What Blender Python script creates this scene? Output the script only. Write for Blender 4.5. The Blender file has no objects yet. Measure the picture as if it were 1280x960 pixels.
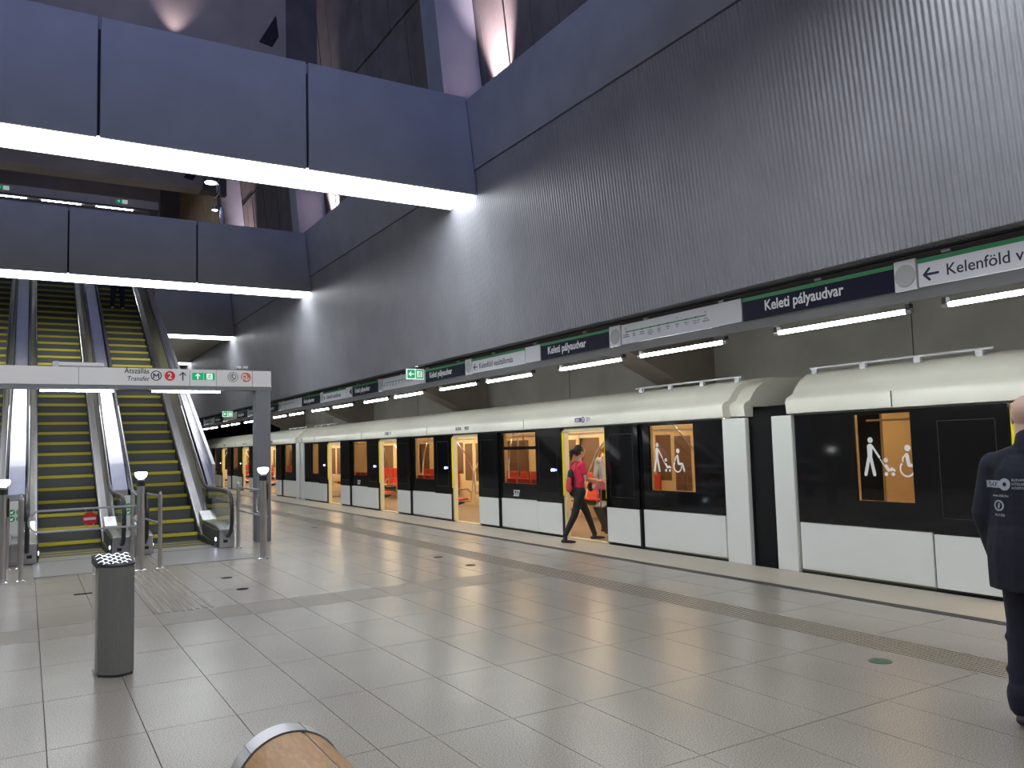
import bpy, bmesh, math, random
from mathutils import Vector, Matrix
random.seed(7)
PI = math.pi
S = bpy.context.scene
COL = S.collection

# ------------------------------------------------------------------ camera, world, exposure, area lights
cd = bpy.data.cameras.new('camera'); cam = bpy.data.objects.new('camera', cd); COL.objects.link(cam)
cd.sensor_width = 36; cd.lens = 1011.58 / 1280 * 36; cd.clip_start = .05; cd.clip_end = 300
ROWS = ((0.85823, -0.51251, -0.02776), (-0.01519, -0.07946, 0.99672), (-0.51303, -0.85500, -0.07598))
mw = Matrix(ROWS).transposed().to_4x4(); mw.translation = Vector((0, 0, 1.65)); cam.matrix_world = mw
S.camera = cam
W = bpy.data.worlds.new('station_dusk'); S.world = W; W.use_nodes = True
W.node_tree.nodes['Background'].inputs[0].default_value = (.30, .38, .75, 1)
W.node_tree.nodes['Background'].inputs[1].default_value = .04
S.view_settings.view_transform = 'Standard'; S.view_settings.look = 'None'
S.view_settings.exposure = 0.55; S.view_settings.gamma = 1; S.view_settings.use_curve_mapping = False
STRIP = 6.6       # light trough under the beams
TUBE = 32.0       # fluorescent tubes
CARLIGHT = 14.0   # tubes inside the train

def area(name, loc, rot, sx, sy, power, col):
    l = bpy.data.lights.new(name, 'AREA'); l.shape = 'RECTANGLE'; l.size = sx; l.size_y = sy; l.energy = power; l.color = col
    o = bpy.data.objects.new(name, l); COL.objects.link(o); o.location = loc; o.rotation_euler = rot; return o
def spot(name, loc, target, power, col, ang=50, blend=.6, rad=.04):
    l = bpy.data.lights.new(name, 'SPOT'); l.energy = power; l.color = col; l.spot_size = math.radians(ang); l.spot_blend = blend
    l.shadow_soft_size = rad
    o = bpy.data.objects.new(name, l); COL.objects.link(o); o.location = loc
    o.rotation_euler = (Vector(target) - Vector(loc)).to_track_quat('-Z', 'Y').to_euler(); return o
# evening daylight: skylight far above; added blue light behind the camera, source unseen
for yy in (6, 24):
    area('skylight_daylight', (1.0, yy, 15.2), (0, 0, 0), 7, 14, 110, (.40, .50, 1.0))
def aim(o, tgt): o.rotation_euler = (Vector(tgt) - o.location).to_track_quat('-Z', 'Y').to_euler()
aim(area('rear_blue_fill', (-3.0, -8.5, 9.7), (0, 0, 0), 7, 3.5, 820, (.33, .44, 1.0)), (6, 12, 7.5))
area('mezzanine_fill', (0, 38, 14), (0, 0, 0), 6, 4, 300, (1, .9, .75))  # added warm fill for the black upper hall, no fitting there

# ------------------------------------------------------------------ materials
MATS = {}
def mat(name, col=(.5, .5, .5), rough=.5, metal=0, ns=0, na=0, bump=0, bs=60, emit=None, es=1, spec=.5, aniso=None):
    if name in MATS: return MATS[name]
    m = bpy.data.materials.new(name); m.use_nodes = True; nt = m.node_tree; b = nt.nodes['Principled BSDF']
    b.inputs['Base Color'].default_value = (*col, 1); b.inputs['Roughness'].default_value = rough
    b.inputs['Metallic'].default_value = metal; b.inputs['Specular IOR Level'].default_value = spec
    tc = nt.nodes.new('ShaderNodeTexCoord')
    def noise(scale, det=3):
        n = nt.nodes.new('ShaderNodeTexNoise'); n.inputs['Scale'].default_value = scale; n.inputs['Detail'].default_value = det
        nt.links.new(tc.outputs['Object'], n.inputs['Vector']); return n
    if na:
        n = noise(ns); r = nt.nodes.new('ShaderNodeMapRange')
        r.inputs['From Min'].default_value = .3; r.inputs['From Max'].default_value = .7
        r.inputs['To Min'].default_value = 1 - na; r.inputs['To Max'].default_value = 1 + na
        nt.links.new(n.outputs['Fac'], r.inputs['Value'])
        mx = nt.nodes.new('ShaderNodeVectorMath'); mx.operation = 'SCALE'; mx.inputs[0].default_value = col
        nt.links.new(r.outputs[0], mx.inputs['Scale']); nt.links.new(mx.outputs[0], b.inputs['Base Color'])
    if bump:
        n = noise(bs); bp = nt.nodes.new('ShaderNodeBump'); bp.inputs['Strength'].default_value = bump; bp.inputs['Distance'].default_value = .01
        nt.links.new(n.outputs['Fac'], bp.inputs['Height']); nt.links.new(bp.outputs[0], b.inputs['Normal'])
    if emit:
        b.inputs['Emission Color'].default_value = (*emit, 1); b.inputs['Emission Strength'].default_value = es
    MATS[name] = m; return m
def glass(name, tint, refl=.08):
    m = bpy.data.materials.new(name); m.use_nodes = True; nt = m.node_tree; nt.nodes.clear()
    o = nt.nodes.new('ShaderNodeOutputMaterial'); t = nt.nodes.new('ShaderNodeBsdfTransparent'); t.inputs[0].default_value = (*tint, 1)
    g = nt.nodes.new('ShaderNodeBsdfGlossy'); g.inputs['Roughness'].default_value = .01
    lw = nt.nodes.new('ShaderNodeLayerWeight'); lw.inputs[0].default_value = .5
    pw = nt.nodes.new('ShaderNodeMath'); pw.operation = 'POWER'; pw.inputs[1].default_value = 5; nt.links.new(lw.outputs['Facing'], pw.inputs[0])
    f = nt.nodes.new('ShaderNodeMath'); f.operation = 'MULTIPLY_ADD'; f.inputs[1].default_value = .96; f.inputs[2].default_value = .04; nt.links.new(pw.outputs[0], f.inputs[0])
    mx = nt.nodes.new('ShaderNodeMixShader'); nt.links.new(f.outputs[0], mx.inputs[0]); nt.links.new(t.outputs[0], mx.inputs[1])
    nt.links.new(g.outputs[0], mx.inputs[2]); nt.links.new(mx.outputs[0], o.inputs[0]); MATS[name] = m; return m
def ridged(name, col, rough, pitch, depth, pits=.3):
    """concrete cast against narrow vertical battens: bands along world Y, fine pits"""
    m = mat(name, col, rough, ns=1.3, na=.10); nt = m.node_tree; b = nt.nodes['Principled BSDF']
    tc = nt.nodes.new('ShaderNodeTexCoord'); w = nt.nodes.new('ShaderNodeTexWave'); w.wave_type = 'BANDS'; w.bands_direction = 'Y'
    w.inputs['Scale'].default_value = 2 * PI / (20 * pitch); w.inputs['Distortion'].default_value = .25
    w.inputs['Detail'].default_value = 2; w.inputs['Detail Scale'].default_value = 4
    n = nt.nodes.new('ShaderNodeTexNoise'); n.inputs['Scale'].default_value = 28; n.inputs['Detail'].default_value = 3
    nt.links.new(tc.outputs['Object'], w.inputs['Vector']); nt.links.new(tc.outputs['Object'], n.inputs['Vector'])
    ad = nt.nodes.new('ShaderNodeMath'); ad.operation = 'MULTIPLY_ADD'; ad.inputs[1].default_value = pits
    nt.links.new(n.outputs['Fac'], ad.inputs[0]); nt.links.new(w.outputs['Fac'], ad.inputs[2])
    bp = nt.nodes.new('ShaderNodeBump'); bp.inputs['Strength'].default_value = 1; bp.inputs['Distance'].default_value = depth
    nt.links.new(ad.outputs[0], bp.inputs['Height']); nt.links.new(bp.outputs[0], b.inputs['Normal'])
    return m
def wood(name, c1, c2):
    m = mat(name, c1, .35, spec=.5); nt = m.node_tree; b = nt.nodes['Principled BSDF']
    tc = nt.nodes.new('ShaderNodeTexCoord'); mp = nt.nodes.new('ShaderNodeMapping'); mp.inputs['Scale'].default_value = (9, 1.6, 9)
    n = nt.nodes.new('ShaderNodeTexNoise'); n.inputs['Scale'].default_value = 6; n.inputs['Detail'].default_value = 6; n.inputs['Distortion'].default_value = 1.2
    cr = nt.nodes.new('ShaderNodeValToRGB'); cr.color_ramp.elements[0].position = .3; cr.color_ramp.elements[1].position = .7
    cr.color_ramp.elements[0].color = (*c2, 1); cr.color_ramp.elements[1].color = (*c1, 1)
    nt.links.new(tc.outputs['Object'], mp.inputs[0]); nt.links.new(mp.outputs[0], n.inputs['Vector'])
    nt.links.new(n.outputs['Fac'], cr.inputs[0]); nt.links.new(cr.outputs[0], b.inputs['Base Color']); return m
def granite(name, col, rough, amt=.16, scale=170):
    m = mat(name, col, rough, spec=.45); nt = m.node_tree; b = nt.nodes['Principled BSDF']
    tc = nt.nodes.new('ShaderNodeNewGeometry')
    a = nt.nodes.new('ShaderNodeTexNoise'); a.inputs['Scale'].default_value = scale; a.inputs['Detail'].default_value = 2
    c = nt.nodes.new('ShaderNodeTexNoise'); c.inputs['Scale'].default_value = .9; c.inputs['Detail'].default_value = 2
    for n in (a, c): nt.links.new(tc.outputs['Position'], n.inputs['Vector'])
    r = nt.nodes.new('ShaderNodeMapRange'); r.inputs['From Min'].default_value = .35; r.inputs['From Max'].default_value = .65
    r.inputs['To Min'].default_value = 1 - amt; r.inputs['To Max'].default_value = 1 + amt; nt.links.new(a.outputs['Fac'], r.inputs['Value'])
    r2 = nt.nodes.new('ShaderNodeMapRange'); r2.inputs['From Min'].default_value = .3; r2.inputs['From Max'].default_value = .7
    r2.inputs['To Min'].default_value = .93; r2.inputs['To Max'].default_value = 1.07; nt.links.new(c.outputs['Fac'], r2.inputs['Value'])
    mu = nt.nodes.new('ShaderNodeMath'); mu.operation = 'MULTIPLY'; nt.links.new(r.outputs[0], mu.inputs[0]); nt.links.new(r2.outputs[0], mu.inputs[1])
    mx = nt.nodes.new('ShaderNodeVectorMath'); mx.operation = 'SCALE'; mx.inputs[0].default_value = col
    nt.links.new(mu.outputs[0], mx.inputs['Scale']); nt.links.new(mx.outputs[0], b.inputs['Base Color']); return m

granite('granite', (.315, .283, .245), .26, .32, 130); granite('granite_band', (.27, .24, .20), .36, .3, 95)
granite('edge_stone', (.45, .40, .33), .45, .12); mat('joint', (.10, .09, .08), .8); mat('matte_black', (.02, .02, .02), .95, spec=.05)
ridged('wall_ridged', (.295, .30, .33), .45, .06, .014); mat('wall_smooth', (.30, .31, .36), .5, ns=2, na=.08, bump=.15, bs=90)
mat('beam_face', (.30, .30, .32), .5, ns=1.5, na=.06, bump=.2, bs=120); mat('beam_soffit', (.34, .32, .28), .7)
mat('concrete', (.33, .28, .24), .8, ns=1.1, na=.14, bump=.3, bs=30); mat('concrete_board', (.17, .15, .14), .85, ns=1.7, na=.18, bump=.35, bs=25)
mat('back_wall', (.42, .40, .36), .8, ns=1.2, na=.10, bump=.2, bs=40); mat('unlit_concrete', (.02, .02, .02), .9)  # tunnel lining near-black: the missing light is put into its colour
mat('black_gap', (.008, .008, .01), .7)
mat('strip_light', (.9, .9, .9), .5, emit=(.93, .97, 1), es=STRIP); mat('tube_light', (.9, .9, .9), .5, emit=(.92, .98, .97), es=TUBE)
mat('grey_paint', (.22, .22, .23), .45, ns=3, na=.05); mat('gantry_white', (.62, .60, .60), .4); mat('gantry_grey', (.15, .155, .17), .45)
mat('steel', (.55, .54, .55), .28, 1, ns=5, na=.08); mat('steel_satin', (.62, .61, .64), .33, 1, ns=2, na=.08)
mat('chrome', (.75, .75, .75), .1, 1); mat('rubber', (.02, .02, .022), .4); mat('step_metal', (.11, .105, .095), .55, .5)
mat('riser_metal', (.11, .11, .11), .6, .2); mat('yellow_paint', (.55, .48, .03), .6); mat('plate_steel', (.42, .41, .42), .35, .7, ns=30, na=.06)
mat('train_white', (.80, .81, .79), .28); mat('train_cream', (.84, .82, .73), .35, ns=2, na=.03); mat('train_black', (.006, .006, .007), .06)
mat('train_dark', (.02, .02, .022), .5); mat('door_cream', (.74, .68, .44), .35); mat('interior_cream', (.70, .56, .33), .45)
mat('interior_brown', (.16, .095, .06), .25); mat('interior_floor', (.30, .23, .17), .45, ns=40, na=.08); mat('interior_ceiling', (.62, .54, .40), .4)
mat('seat_red', (.55, .035, .018), .5, ns=50, na=.08); mat('yellow_strip', (.8, .75, .02), .5, emit=(.9, .8, .02), es=.05)
mat('bellows', (.022, .022, .025), .7); mat('decal_white', (.8, .8, .82), .5); mat('decal_violet', (.09, .05, .2), .5)
mat('car_light', (.9, .9, .9), .5, emit=(1, .80, .52), es=CARLIGHT); mat('blue_led', (.1, .1, .9), .4, emit=(.12, .16, 1), es=6)
mat('white_led', (.9, .9, 1), .4, emit=(.75, .82, 1), es=9); mat('lamp_globe', (.9, .9, .9), .3, emit=(.9, .95, 1), es=5)
mat('sign_navy', (.004, .005, .022), .5, spec=.2); mat('sign_white', (.60, .60, .64), .4); mat('sign_green', (.02, .22, .075), .4)
mat('sign_ink', (.012, .014, .04), .5); mat('text_white', (.75, .76, .8), .5); mat('sign_panel_grey', (.45, .45, .47), .5)
mat('exit_green', (.0, .28, .12), .4, emit=(0, .35, .13), es=.35); mat('exit_white', (.8, .85, .8), .4, emit=(.8, 1, .85), es=.25)
mat('red', (.55, .02, .025), .4); mat('orange', (.55, .13, .06), .45); mat('speaker_mesh', (.36, .37, .37), .5, ns=300, na=.3)
mat('bin_grey', (.17, .168, .16), .6, .0, ns=60, na=.05); mat('dark_metal', (.04, .04, .042), .6, .0)
mat('green_mark', (.05, .11, .07), .5); mat('sticker_green', (.02, .3, .11), .5)
glass('clear_glass', (.93, .97, .94)); glass('train_glass', (.72, .68, .62)); wood('wood', (.46, .25, .10), (.30, .15, .05))
mat('poster', (.10, .08, .07), .4, ns=14, na=.9); mat('pink_paper', (.62, .40, .33), .6, ns=20, na=.15)
mat('lamp_shell', (.16, .16, .16), .4, .5)

# ------------------------------------------------------------------ mesh helpers
LOC = {}
class MB:
    def __init__(s): s.v = []; s.f = []; s.m = []
    def add(s, vs, fs, m=0):
        n = len(s.v); s.v += [tuple(v) for v in vs]; s.f += [tuple(i + n for i in f) for f in fs]; s.m += [m] * len(fs); return s
    def box(s, x0, y0, z0, x1, y1, z1, m=0):
        vs = [(x, y, z) for x in (x0, x1) for y in (y0, y1) for z in (z0, z1)]
        return s.add(vs, [(0, 1, 3, 2), (4, 6, 7, 5), (0, 4, 5, 1), (2, 3, 7, 6), (0, 2, 6, 4), (1, 5, 7, 3)], m)
    def prism(s, pts, ax, a0, a1, m=0):
        n = len(pts)
        mk = {'x': lambda a, p: (a, p[0], p[1]), 'y': lambda a, p: (p[0], a, p[1]), 'z': lambda a, p: (p[0], p[1], a)}[ax]
        vs = [mk(a0, p) for p in pts] + [mk(a1, p) for p in pts]
        return s.add(vs, [tuple(range(n))[::-1], tuple(range(n, 2 * n))] + [(i, (i + 1) % n, n + (i + 1) % n, n + i) for i in range(n)], m)
    def tube(s, path, r, seg=8, m=0, closed=False):
        P = [Vector(p) for p in path]; n = len(P); R = r if isinstance(r, (list, tuple)) else [r] * n
        vs = []; up = None
        for i in range(n):
            if closed: t = (P[(i + 1) % n] - P[i - 1])
            else: t = P[min(i + 1, n - 1)] - P[max(i - 1, 0)]
            t.normalize()
            if up is None: up = Vector((0, 0, 1)) if abs(t.z) < .9 else Vector((1, 0, 0))
            a = (up - t * up.dot(t)).normalized(); up = a; b = t.cross(a)
            vs += [P[i] + (a * math.cos(2 * PI * k / seg) + b * math.sin(2 * PI * k / seg)) * R[i] for k in range(seg)]
        fs = []
        for i in range(n if closed else n - 1):
            j = (i + 1) % n
            for k in range(seg): fs.append((i * seg + k, i * seg + (k + 1) % seg, j * seg + (k + 1) % seg, j * seg + k))
        if not closed: fs += [tuple(range(seg))[::-1], tuple((n - 1) * seg + k for k in range(seg))]
        return s.add(vs, fs, m)
    def lathe(s, prof, c, seg=20, m=0, ax='z'):
        n = len(prof); vs = []
        for (r, h) in prof:
            for k in range(seg):
                a = 2 * PI * k / seg; p = (r * math.cos(a), r * math.sin(a), h)
                if ax == 'y': p = (p[0], p[2], p[1])
                if ax == 'x': p = (p[2], p[0], p[1])
                vs.append((c[0] + p[0], c[1] + p[1], c[2] + p[2]))
        fs = [(i * seg + k, i * seg + (k + 1) % seg, (i + 1) * seg + (k + 1) % seg, (i + 1) * seg + k) for i in range(n - 1) for k in range(seg)]
        fs += [tuple(range(seg))[::-1], tuple((n - 1) * seg + k for k in range(seg))]
        return s.add(vs, fs, m)
    def obj(s, name, mats, parent=None, smooth=False, bevel=0, bseg=1, **tags):
        o = finish(name, s.v, s.f, s.m, mats, parent, smooth); 
        if bevel:
            b = o.modifiers.new('bevel', 'BEVEL'); b.width = bevel; b.segments = bseg; b.limit_method = 'ANGLE'; b.angle_limit = .6
        tag(o, **tags); return o
def finish(name, v, f, mi, mats, parent, smooth):
    if isinstance(mats, str): mats = [mats]
    base = Vector(LOC.get(parent.name, (0, 0, 0))) if parent else Vector((0, 0, 0))
    me = bpy.data.meshes.new(name); me.from_pydata([tuple(Vector(p) - base) for p in v], [], f)
    for m in mats: me.materials.append(MATS[m])
    if len(mats) > 1: me.polygons.foreach_set('material_index', mi)
    bm = bmesh.new(); bm.from_mesh(me); bmesh.ops.recalc_face_normals(bm, faces=bm.faces)
    if smooth:
        for fc in bm.faces: fc.smooth = True
        for e in bm.edges:
            if len(e.link_faces) == 2 and e.calc_face_angle(0) > .7: e.smooth = False
    bm.to_mesh(me); bm.free()
    o = bpy.data.objects.new(name, me); COL.objects.link(o)
    if parent: o.parent = parent; LOC[o.name] = tuple(base)
    else: LOC[o.name] = (0, 0, 0)
    return o
def tag(o, label=None, cat=None, group=None, kind=None):
    if label: o['label'] = label
    if cat: o['category'] = cat
    if group: o['group'] = group
    if kind: o['kind'] = kind
    return o
def thing(name, label, cat, loc=(0, 0, 0), group=None):
    o = bpy.data.objects.new(name, None); o.empty_display_size = .1; COL.objects.link(o); o.location = loc; LOC[o.name] = tuple(loc)
    return tag(o, label, cat, group)
def dup(o, loc=None, label=None, parent=None):
    c = o.copy(); COL.objects.link(c); LOC[c.name] = tuple(loc) if loc else LOC.get(o.name, (0, 0, 0))
    if loc is not None: c.location = loc
    if label: c['label'] = label
    if parent: c.parent = parent
    for ch in [x for x in COL.objects if x.parent == o]: dup(ch, parent=c)
    return c
def bx(name, b, mats, parent=None, bevel=0, **t): return MB().box(*b).obj(name, mats, parent, bevel=bevel, **t)
TXT = {}
def text(body, size, origin, ux, uy, matname, parent, name='lettering', align='LEFT', depth=.002, bold=0, sx=1.0):
    """lettering as thin mesh: origin = baseline start, ux = reading direction, uy = up direction"""
    cu = bpy.data.curves.new('txt', 'FONT'); cu.body = body; cu.size = size; cu.align_x = align; cu.extrude = depth / 2; cu.offset = bold; cu.resolution_u = 3
    t = bpy.data.objects.new('txt', cu); COL.objects.link(t); dg = bpy.context.evaluated_depsgraph_get(); dg.update()
    me = bpy.data.meshes.new_from_object(t.evaluated_get(dg)); bpy.data.objects.remove(t); bpy.data.curves.remove(cu)
    ux = Vector(ux).normalized(); uy = Vector(uy).normalized(); uz = ux.cross(uy); O = Vector(origin)
    v = [O + ux * p.co.x * sx + uy * p.co.y + uz * p.co.z for p in me.vertices]; f = [tuple(p.vertices) for p in me.polygons]
    bpy.data.meshes.remove(me)
    return finish(name, v, f, [0] * len(f), [matname], parent, False)
class Flat:
    """thin decal shapes drawn on a plane (u right, v up) raised off it"""
    def __init__(s, O, ux, uy, t=.003): s.O = Vector(O); s.u = Vector(ux).normalized(); s.w = Vector(uy).normalized(); s.n = s.u.cross(s.w); s.t = t; s.mb = MB()
    def P(s, a, b, h): return s.O + s.u * a + s.w * b + s.n * h
    def poly(s, pts, m=0, lift=0):
        s.c = getattr(s, 'c', 0) + 1; lift += .00004 * s.c
        n = len(pts); vs = [s.P(a, b, lift) for a, b in pts] + [s.P(a, b, s.t + lift) for a, b in pts]
        s.mb.add(vs, [tuple(range(n))[::-1], tuple(range(n, 2 * n))] + [(i, (i + 1) % n, n + (i + 1) % n, n + i) for i in range(n)], m); return s
    def rect(s, a0, b0, a1, b1, m=0, lift=0): return s.poly([(a0, b0), (a1, b0), (a1, b1), (a0, b1)], m, lift)
    def disc(s, a, b, r, m=0, lift=0, seg=20): return s.poly([(a + r * math.cos(2 * PI * k / seg), b + r * math.sin(2 * PI * k / seg)) for k in range(seg)], m, lift)
    def ring(s, a, b, r0, r1, m=0, lift=0, seg=24, a0=0, a1=2 * PI):
        for k in range(seg):
            p, q = a0 + (a1 - a0) * k / seg, a0 + (a1 - a0) * (k + 1) / seg
            s.poly([(a + r0 * math.cos(p), b + r0 * math.sin(p)), (a + r1 * math.cos(p), b + r1 * math.sin(p)), (a + r1 * math.cos(q), b + r1 * math.sin(q)), (a + r0 * math.cos(q), b + r0 * math.sin(q))], m, lift)
        return s
    def line(s, a0, b0, a1, b1, w, m=0, lift=0, caps=True):
        d = Vector((a1 - a0, b1 - b0)); L = d.length; d /= L; n = Vector((-d.y, d.x)) * w / 2
        s.poly([(a0 + n.x, b0 + n.y), (a0 - n.x, b0 - n.y), (a1 - n.x, b1 - n.y), (a1 + n.x, b1 + n.y)], m, lift)
        if caps: s.disc(a0, b0, w / 2, m, lift, 10); s.disc(a1, b1, w / 2, m, lift, 10)
        return s
    def obj(s, name, mats, parent, **k): return s.mb.obj(name, mats, parent, **k)
# ------------------------------------------------------------------ the station shell
PITCH, B0 = 9.3, 11.75
wx = lambda z: 6.76 - .1085 * (z - 3.32)
MIR = 1.4
def st(o): o['kind'] = 'structure'; return o
floor = st(bx('floor', (-6.4, -3, -.45, 8.19, 50, -.02), 'joint'))
st(bx('trim_1', (7.33, -3, -.02, 8.2, 50, .0), 'edge_stone')); st(bx('trim_2', (7.2, -3, -.02, 7.325, 50, .003), 'dark_metal'))
st(bx('trim_3', (8.08, -3, -1.15, 8.2, 50, -.021), 'concrete'))
cols = [-1.44, -.92, -.40, .12, .64, 1.165, 1.685, 2.03, 2.555, 3.07, 3.595, 4.11, 4.63, 5.145, 5.66]
cols2 = [6.08, 6.64, 7.2]
rows = [8.68 - 1.08 * k for k in range(11)][::-1]; rows2 = [9.32 + 1.08 * k for k in range(38)]
cells = []
for C_ in (cols, cols2):
    for a, b in zip(C_, C_[1:]):
        for R_ in (rows, rows2):
            for c, d in zip(R_, R_[1:]): cells.append((a, b, c, d, 'granite'))
        cells.append((a, b, 8.68, 9.32, 'granite_band' if C_ is cols else 'granite'))
def px(p):
    d = Vector(p) - Vector((0, 0, 1.65)); c = [Vector(r).dot(d) for r in ROWS]
    return (640 + 1011.58 * c[0] / -c[2], 480 - 1011.58 * c[1] / -c[2], -c[2]) if c[2] < -.05 else None
def seen(c):
    p = px(((c[0] + c[1]) / 2, (c[2] + c[3]) / 2, 0)); return p and -60 < p[0] < 1340 and p[1] < 1030
def on_plate(c): return c[2] > 13.2 and c[3] < 50 and c[0] < 3.6
near = sorted([c for c in cells if seen(c)], key=lambda c: px(((c[0] + c[1]) / 2, (c[2] + c[3]) / 2, 0))[2])[:290]
nearset = set(near); TM = {}
for c in near:
    a, b, y0, y1, m = c; k = (round(b - a, 3), round(y1 - y0, 3), m)
    if k not in TM:
        g = .0022; w, l = (b - a) / 2 - g, (y1 - y0) / 2 - g
        o = MB().box(-w, -l, -.02, w, l, -.002, 0)
        o.v = [(x * (1 if z < -.01 else 1 - .0004 / w), y * (1 if z < -.01 else 1 - .0004 / l), z) for x, y, z in o.v]
        t = o.obj('tile', m, floor); TM[k] = t
    else:
        t = TM[k].copy(); COL.objects.link(t); t.parent = floor
    t.location = ((a + b) / 2, (y0 + y1) / 2, .002 + random.uniform(-.0002, .0002))
mb = MB()
for c in cells:
    if c not in nearset: mb.box(c[0] + .002, c[2] + .002, -.02, c[1] - .002, c[3] - .002, 0, 0 if c[4] == 'granite' else 1)
mb.box(-6.3, -3, -.02, -1.44, 50, 0, 0)
mb.obj('tile', ['granite', 'granite_band'], floor, kind='stuff')
# tactile strips: fine raised ribs
mb = MB()
mb.box(5.662, -2, -.02, 6.078, 50, -.002)
for i in range(9): x = 5.68 + i * .046; mb.box(x, -2, -.002, x + .024, 50, .003)
mb.obj('tactile_strip', 'granite_band', floor, kind='stuff')
mb = MB()
for i in range(8): x = 1.205 + i * .075; mb.box(x, 9.34, -.002, x + .035, 12.85, .004)
mb.obj('tactile_strip', 'granite_band', floor, kind='stuff')

def slab(name, pts, y0, y1, m, parent=None): return MB().prism(pts, 'y', y0, y1).obj(name, m, parent)
# great inclined wall over the track, and its mirror image over the other track
for side, f in (('right', lambda x: x), ('left', lambda x: MIR - x)):
    P = lambda z0, z1, o=0, t=.28: [(f(wx(z0) + o), z0), (f(wx(z1) + o), z1), (f(wx(z1) + t), z1), (f(wx(z0) + t), z0)]
    w = st(slab('wall_' + side, P(3.32, 6.30), -9, 49.5, 'wall_ridged'))
    slab('seam', P(6.30, 6.33, .03), -9, 49.5, 'black_gap', w); slab('parapet', P(6.33, 7.52), -9, 49.5, 'wall_smooth', w)
    slab('ledge', [(f(6.58), 7.0), (f(6.58), 7.2), (f(7.5), 7.2), (f(7.5), 7.0)], -9, 49.5, 'concrete', w)
st(bx('wall_track_side', (11.79, -9, -1.15, 12.1, 44.3, 4.4), 'back_wall')); st(bx('ceiling_over_track', (6.96, -9, 4.0, 11.79, 44.3, 4.3), 'concrete'))
st(bx('wall_track_left', (MIR - 12.1, -9, -1.15, MIR - 11.79, 50, 4.4), 'back_wall')); st(bx('ceiling_over_left_track', (MIR - 11.79, -9, 4.0, MIR - 6.96, 50, 4.3), 'concrete')); st(bx('track_bed_left', (MIR - 12.1, -9, -1.3, -6.41, 50, -1.15), 'unlit_concrete')); st(bx('tunnel_end_left', (MIR - 11.79, 50.0, -1.15, -6.41, 50.3, 4.0), 'unlit_concrete'))
bw = MB()
for k in range(-1, 4):
    for dy in (0, 4.65): bw.box(11.785, B0 + .4 + 9.3 * k + dy, -1, 11.792, B0 + .415 + 9.3 * k + dy, 4.0)
bw.obj('joint', 'joint', bpy.data.objects['wall_track_side'], kind='stuff')
st(bx('track_bed', (8.2, -9, -1.3, 12.1, 60, -1.15), 'unlit_concrete')); st(bx('tunnel_wall', (12.1, 44.3, -1.15, 12.4, 60, 4.4), 'unlit_concrete'))
st(bx('tunnel_end', (7.5, 60, -1.15, 12.4, 60.3, 4.4), 'unlit_concrete')); st(bx('tunnel_ceiling', (7.0, 44.3, 3.6, 12.4, 60, 4.0), 'unlit_concrete'))
st(bx('tunnel_portal', (7.0, 44.31, 3.25, 12.1, 44.6, 4.4), 'unlit_concrete'))
st(bx('wall_far', (-6.4, 50.0, -.45, 7.7, 50.4, 16), 'concrete')); st(bx('tunnel_side', (7.5, 50.41, -1.15, 7.7, 60, 3.6), 'unlit_concrete'))
# haunched brackets under the track ceiling
for k, lab in zip(range(0, 4), ('nearest', 'second', 'third', 'farthest')):
    y = B0 + PITCH * k - .01; sl = .46
    o = slab('haunch', [(7.3, 3.995), (8.1, 3.994), (11.0, 2.73), (11.783, 2.73), (11.783, 3.995)], y, y + .7, 'concrete')
    tag(o, lab + ' triangular concrete bracket above the train roof, counted from the camera', 'bracket', 'concrete brackets above the track')
# crossbeams with a light trough beneath
names = {-2: 'second concrete crossbeam behind the camera', -1: 'concrete crossbeam just above the camera', 0: 'nearest large concrete crossbeam with a wide bright light strip beneath',
         1: 'second concrete crossbeam, over the escalators, light strip beneath', 2: 'third crossbeam, short piece seen right of the escalators', 3: 'farthest crossbeam, only its light strip peeks over the sign gantry'}
def cross(k):
    y = B0 + PITCH * k; ZT = 7.56 if k < 1 else 7.48; t = thing('concrete_crossbeam', names[k], 'beam', ((4.9 if k > 1 else .7), y, 5.9), 'crossbeams over the platform')
    R = lambda z: wx(z) - .015; xl = (lambda z: 3.75) if k > 1 else (lambda z: MIR - wx(z) + .015)
    MB().prism([(xl(5.93), 5.93), (R(5.93), 5.93), (R(7.4), 7.4), (xl(7.4), 7.4)], 'y', y + .05, y + .98).obj('beam_core', 'black_gap', t)
    js = [x for x in [.75 + 2.82 * i for i in range(-2, 3)] if x > xl(6) + .3 and x < R(6) - .3]
    for yy in ((y, y + .06), (y + .97, y + 1.03)):
        E_ = [None] + js + [None]
        for a, b in zip(E_, E_[1:]):
            L_ = (lambda z: a + .018) if a is not None else xl; R2 = (lambda z: b - .018) if b is not None else R
            MB().prism([(L_(5.9), 5.90), (R2(5.9), 5.90), (R2(ZT), ZT), (L_(ZT), ZT)], 'y', yy[0], yy[1]).obj('panel', 'beam_face', t, bevel=.006)
    MB().prism([(xl(7.41), 7.41), (R(7.41), 7.41), (R(ZT), ZT), (xl(ZT), ZT)], 'y', y + .062, y + .968).obj('cover_slab', 'beam_face', t)
    MB().box(xl(5.9) + .02, y + .065, 5.895, R(5.9) - .02, y + .965, 5.925).obj('light_trough', 'strip_light', t, label='white glowing light strip')
for k in range(-1, 4): cross(k)
# unseen slab added behind the camera to keep the blue light off the platform
st(bx('ceiling_light_block', (-4.9, -8.9, 5.9, 6.35, 2.40, 7.4), 'beam_soffit'))
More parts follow.
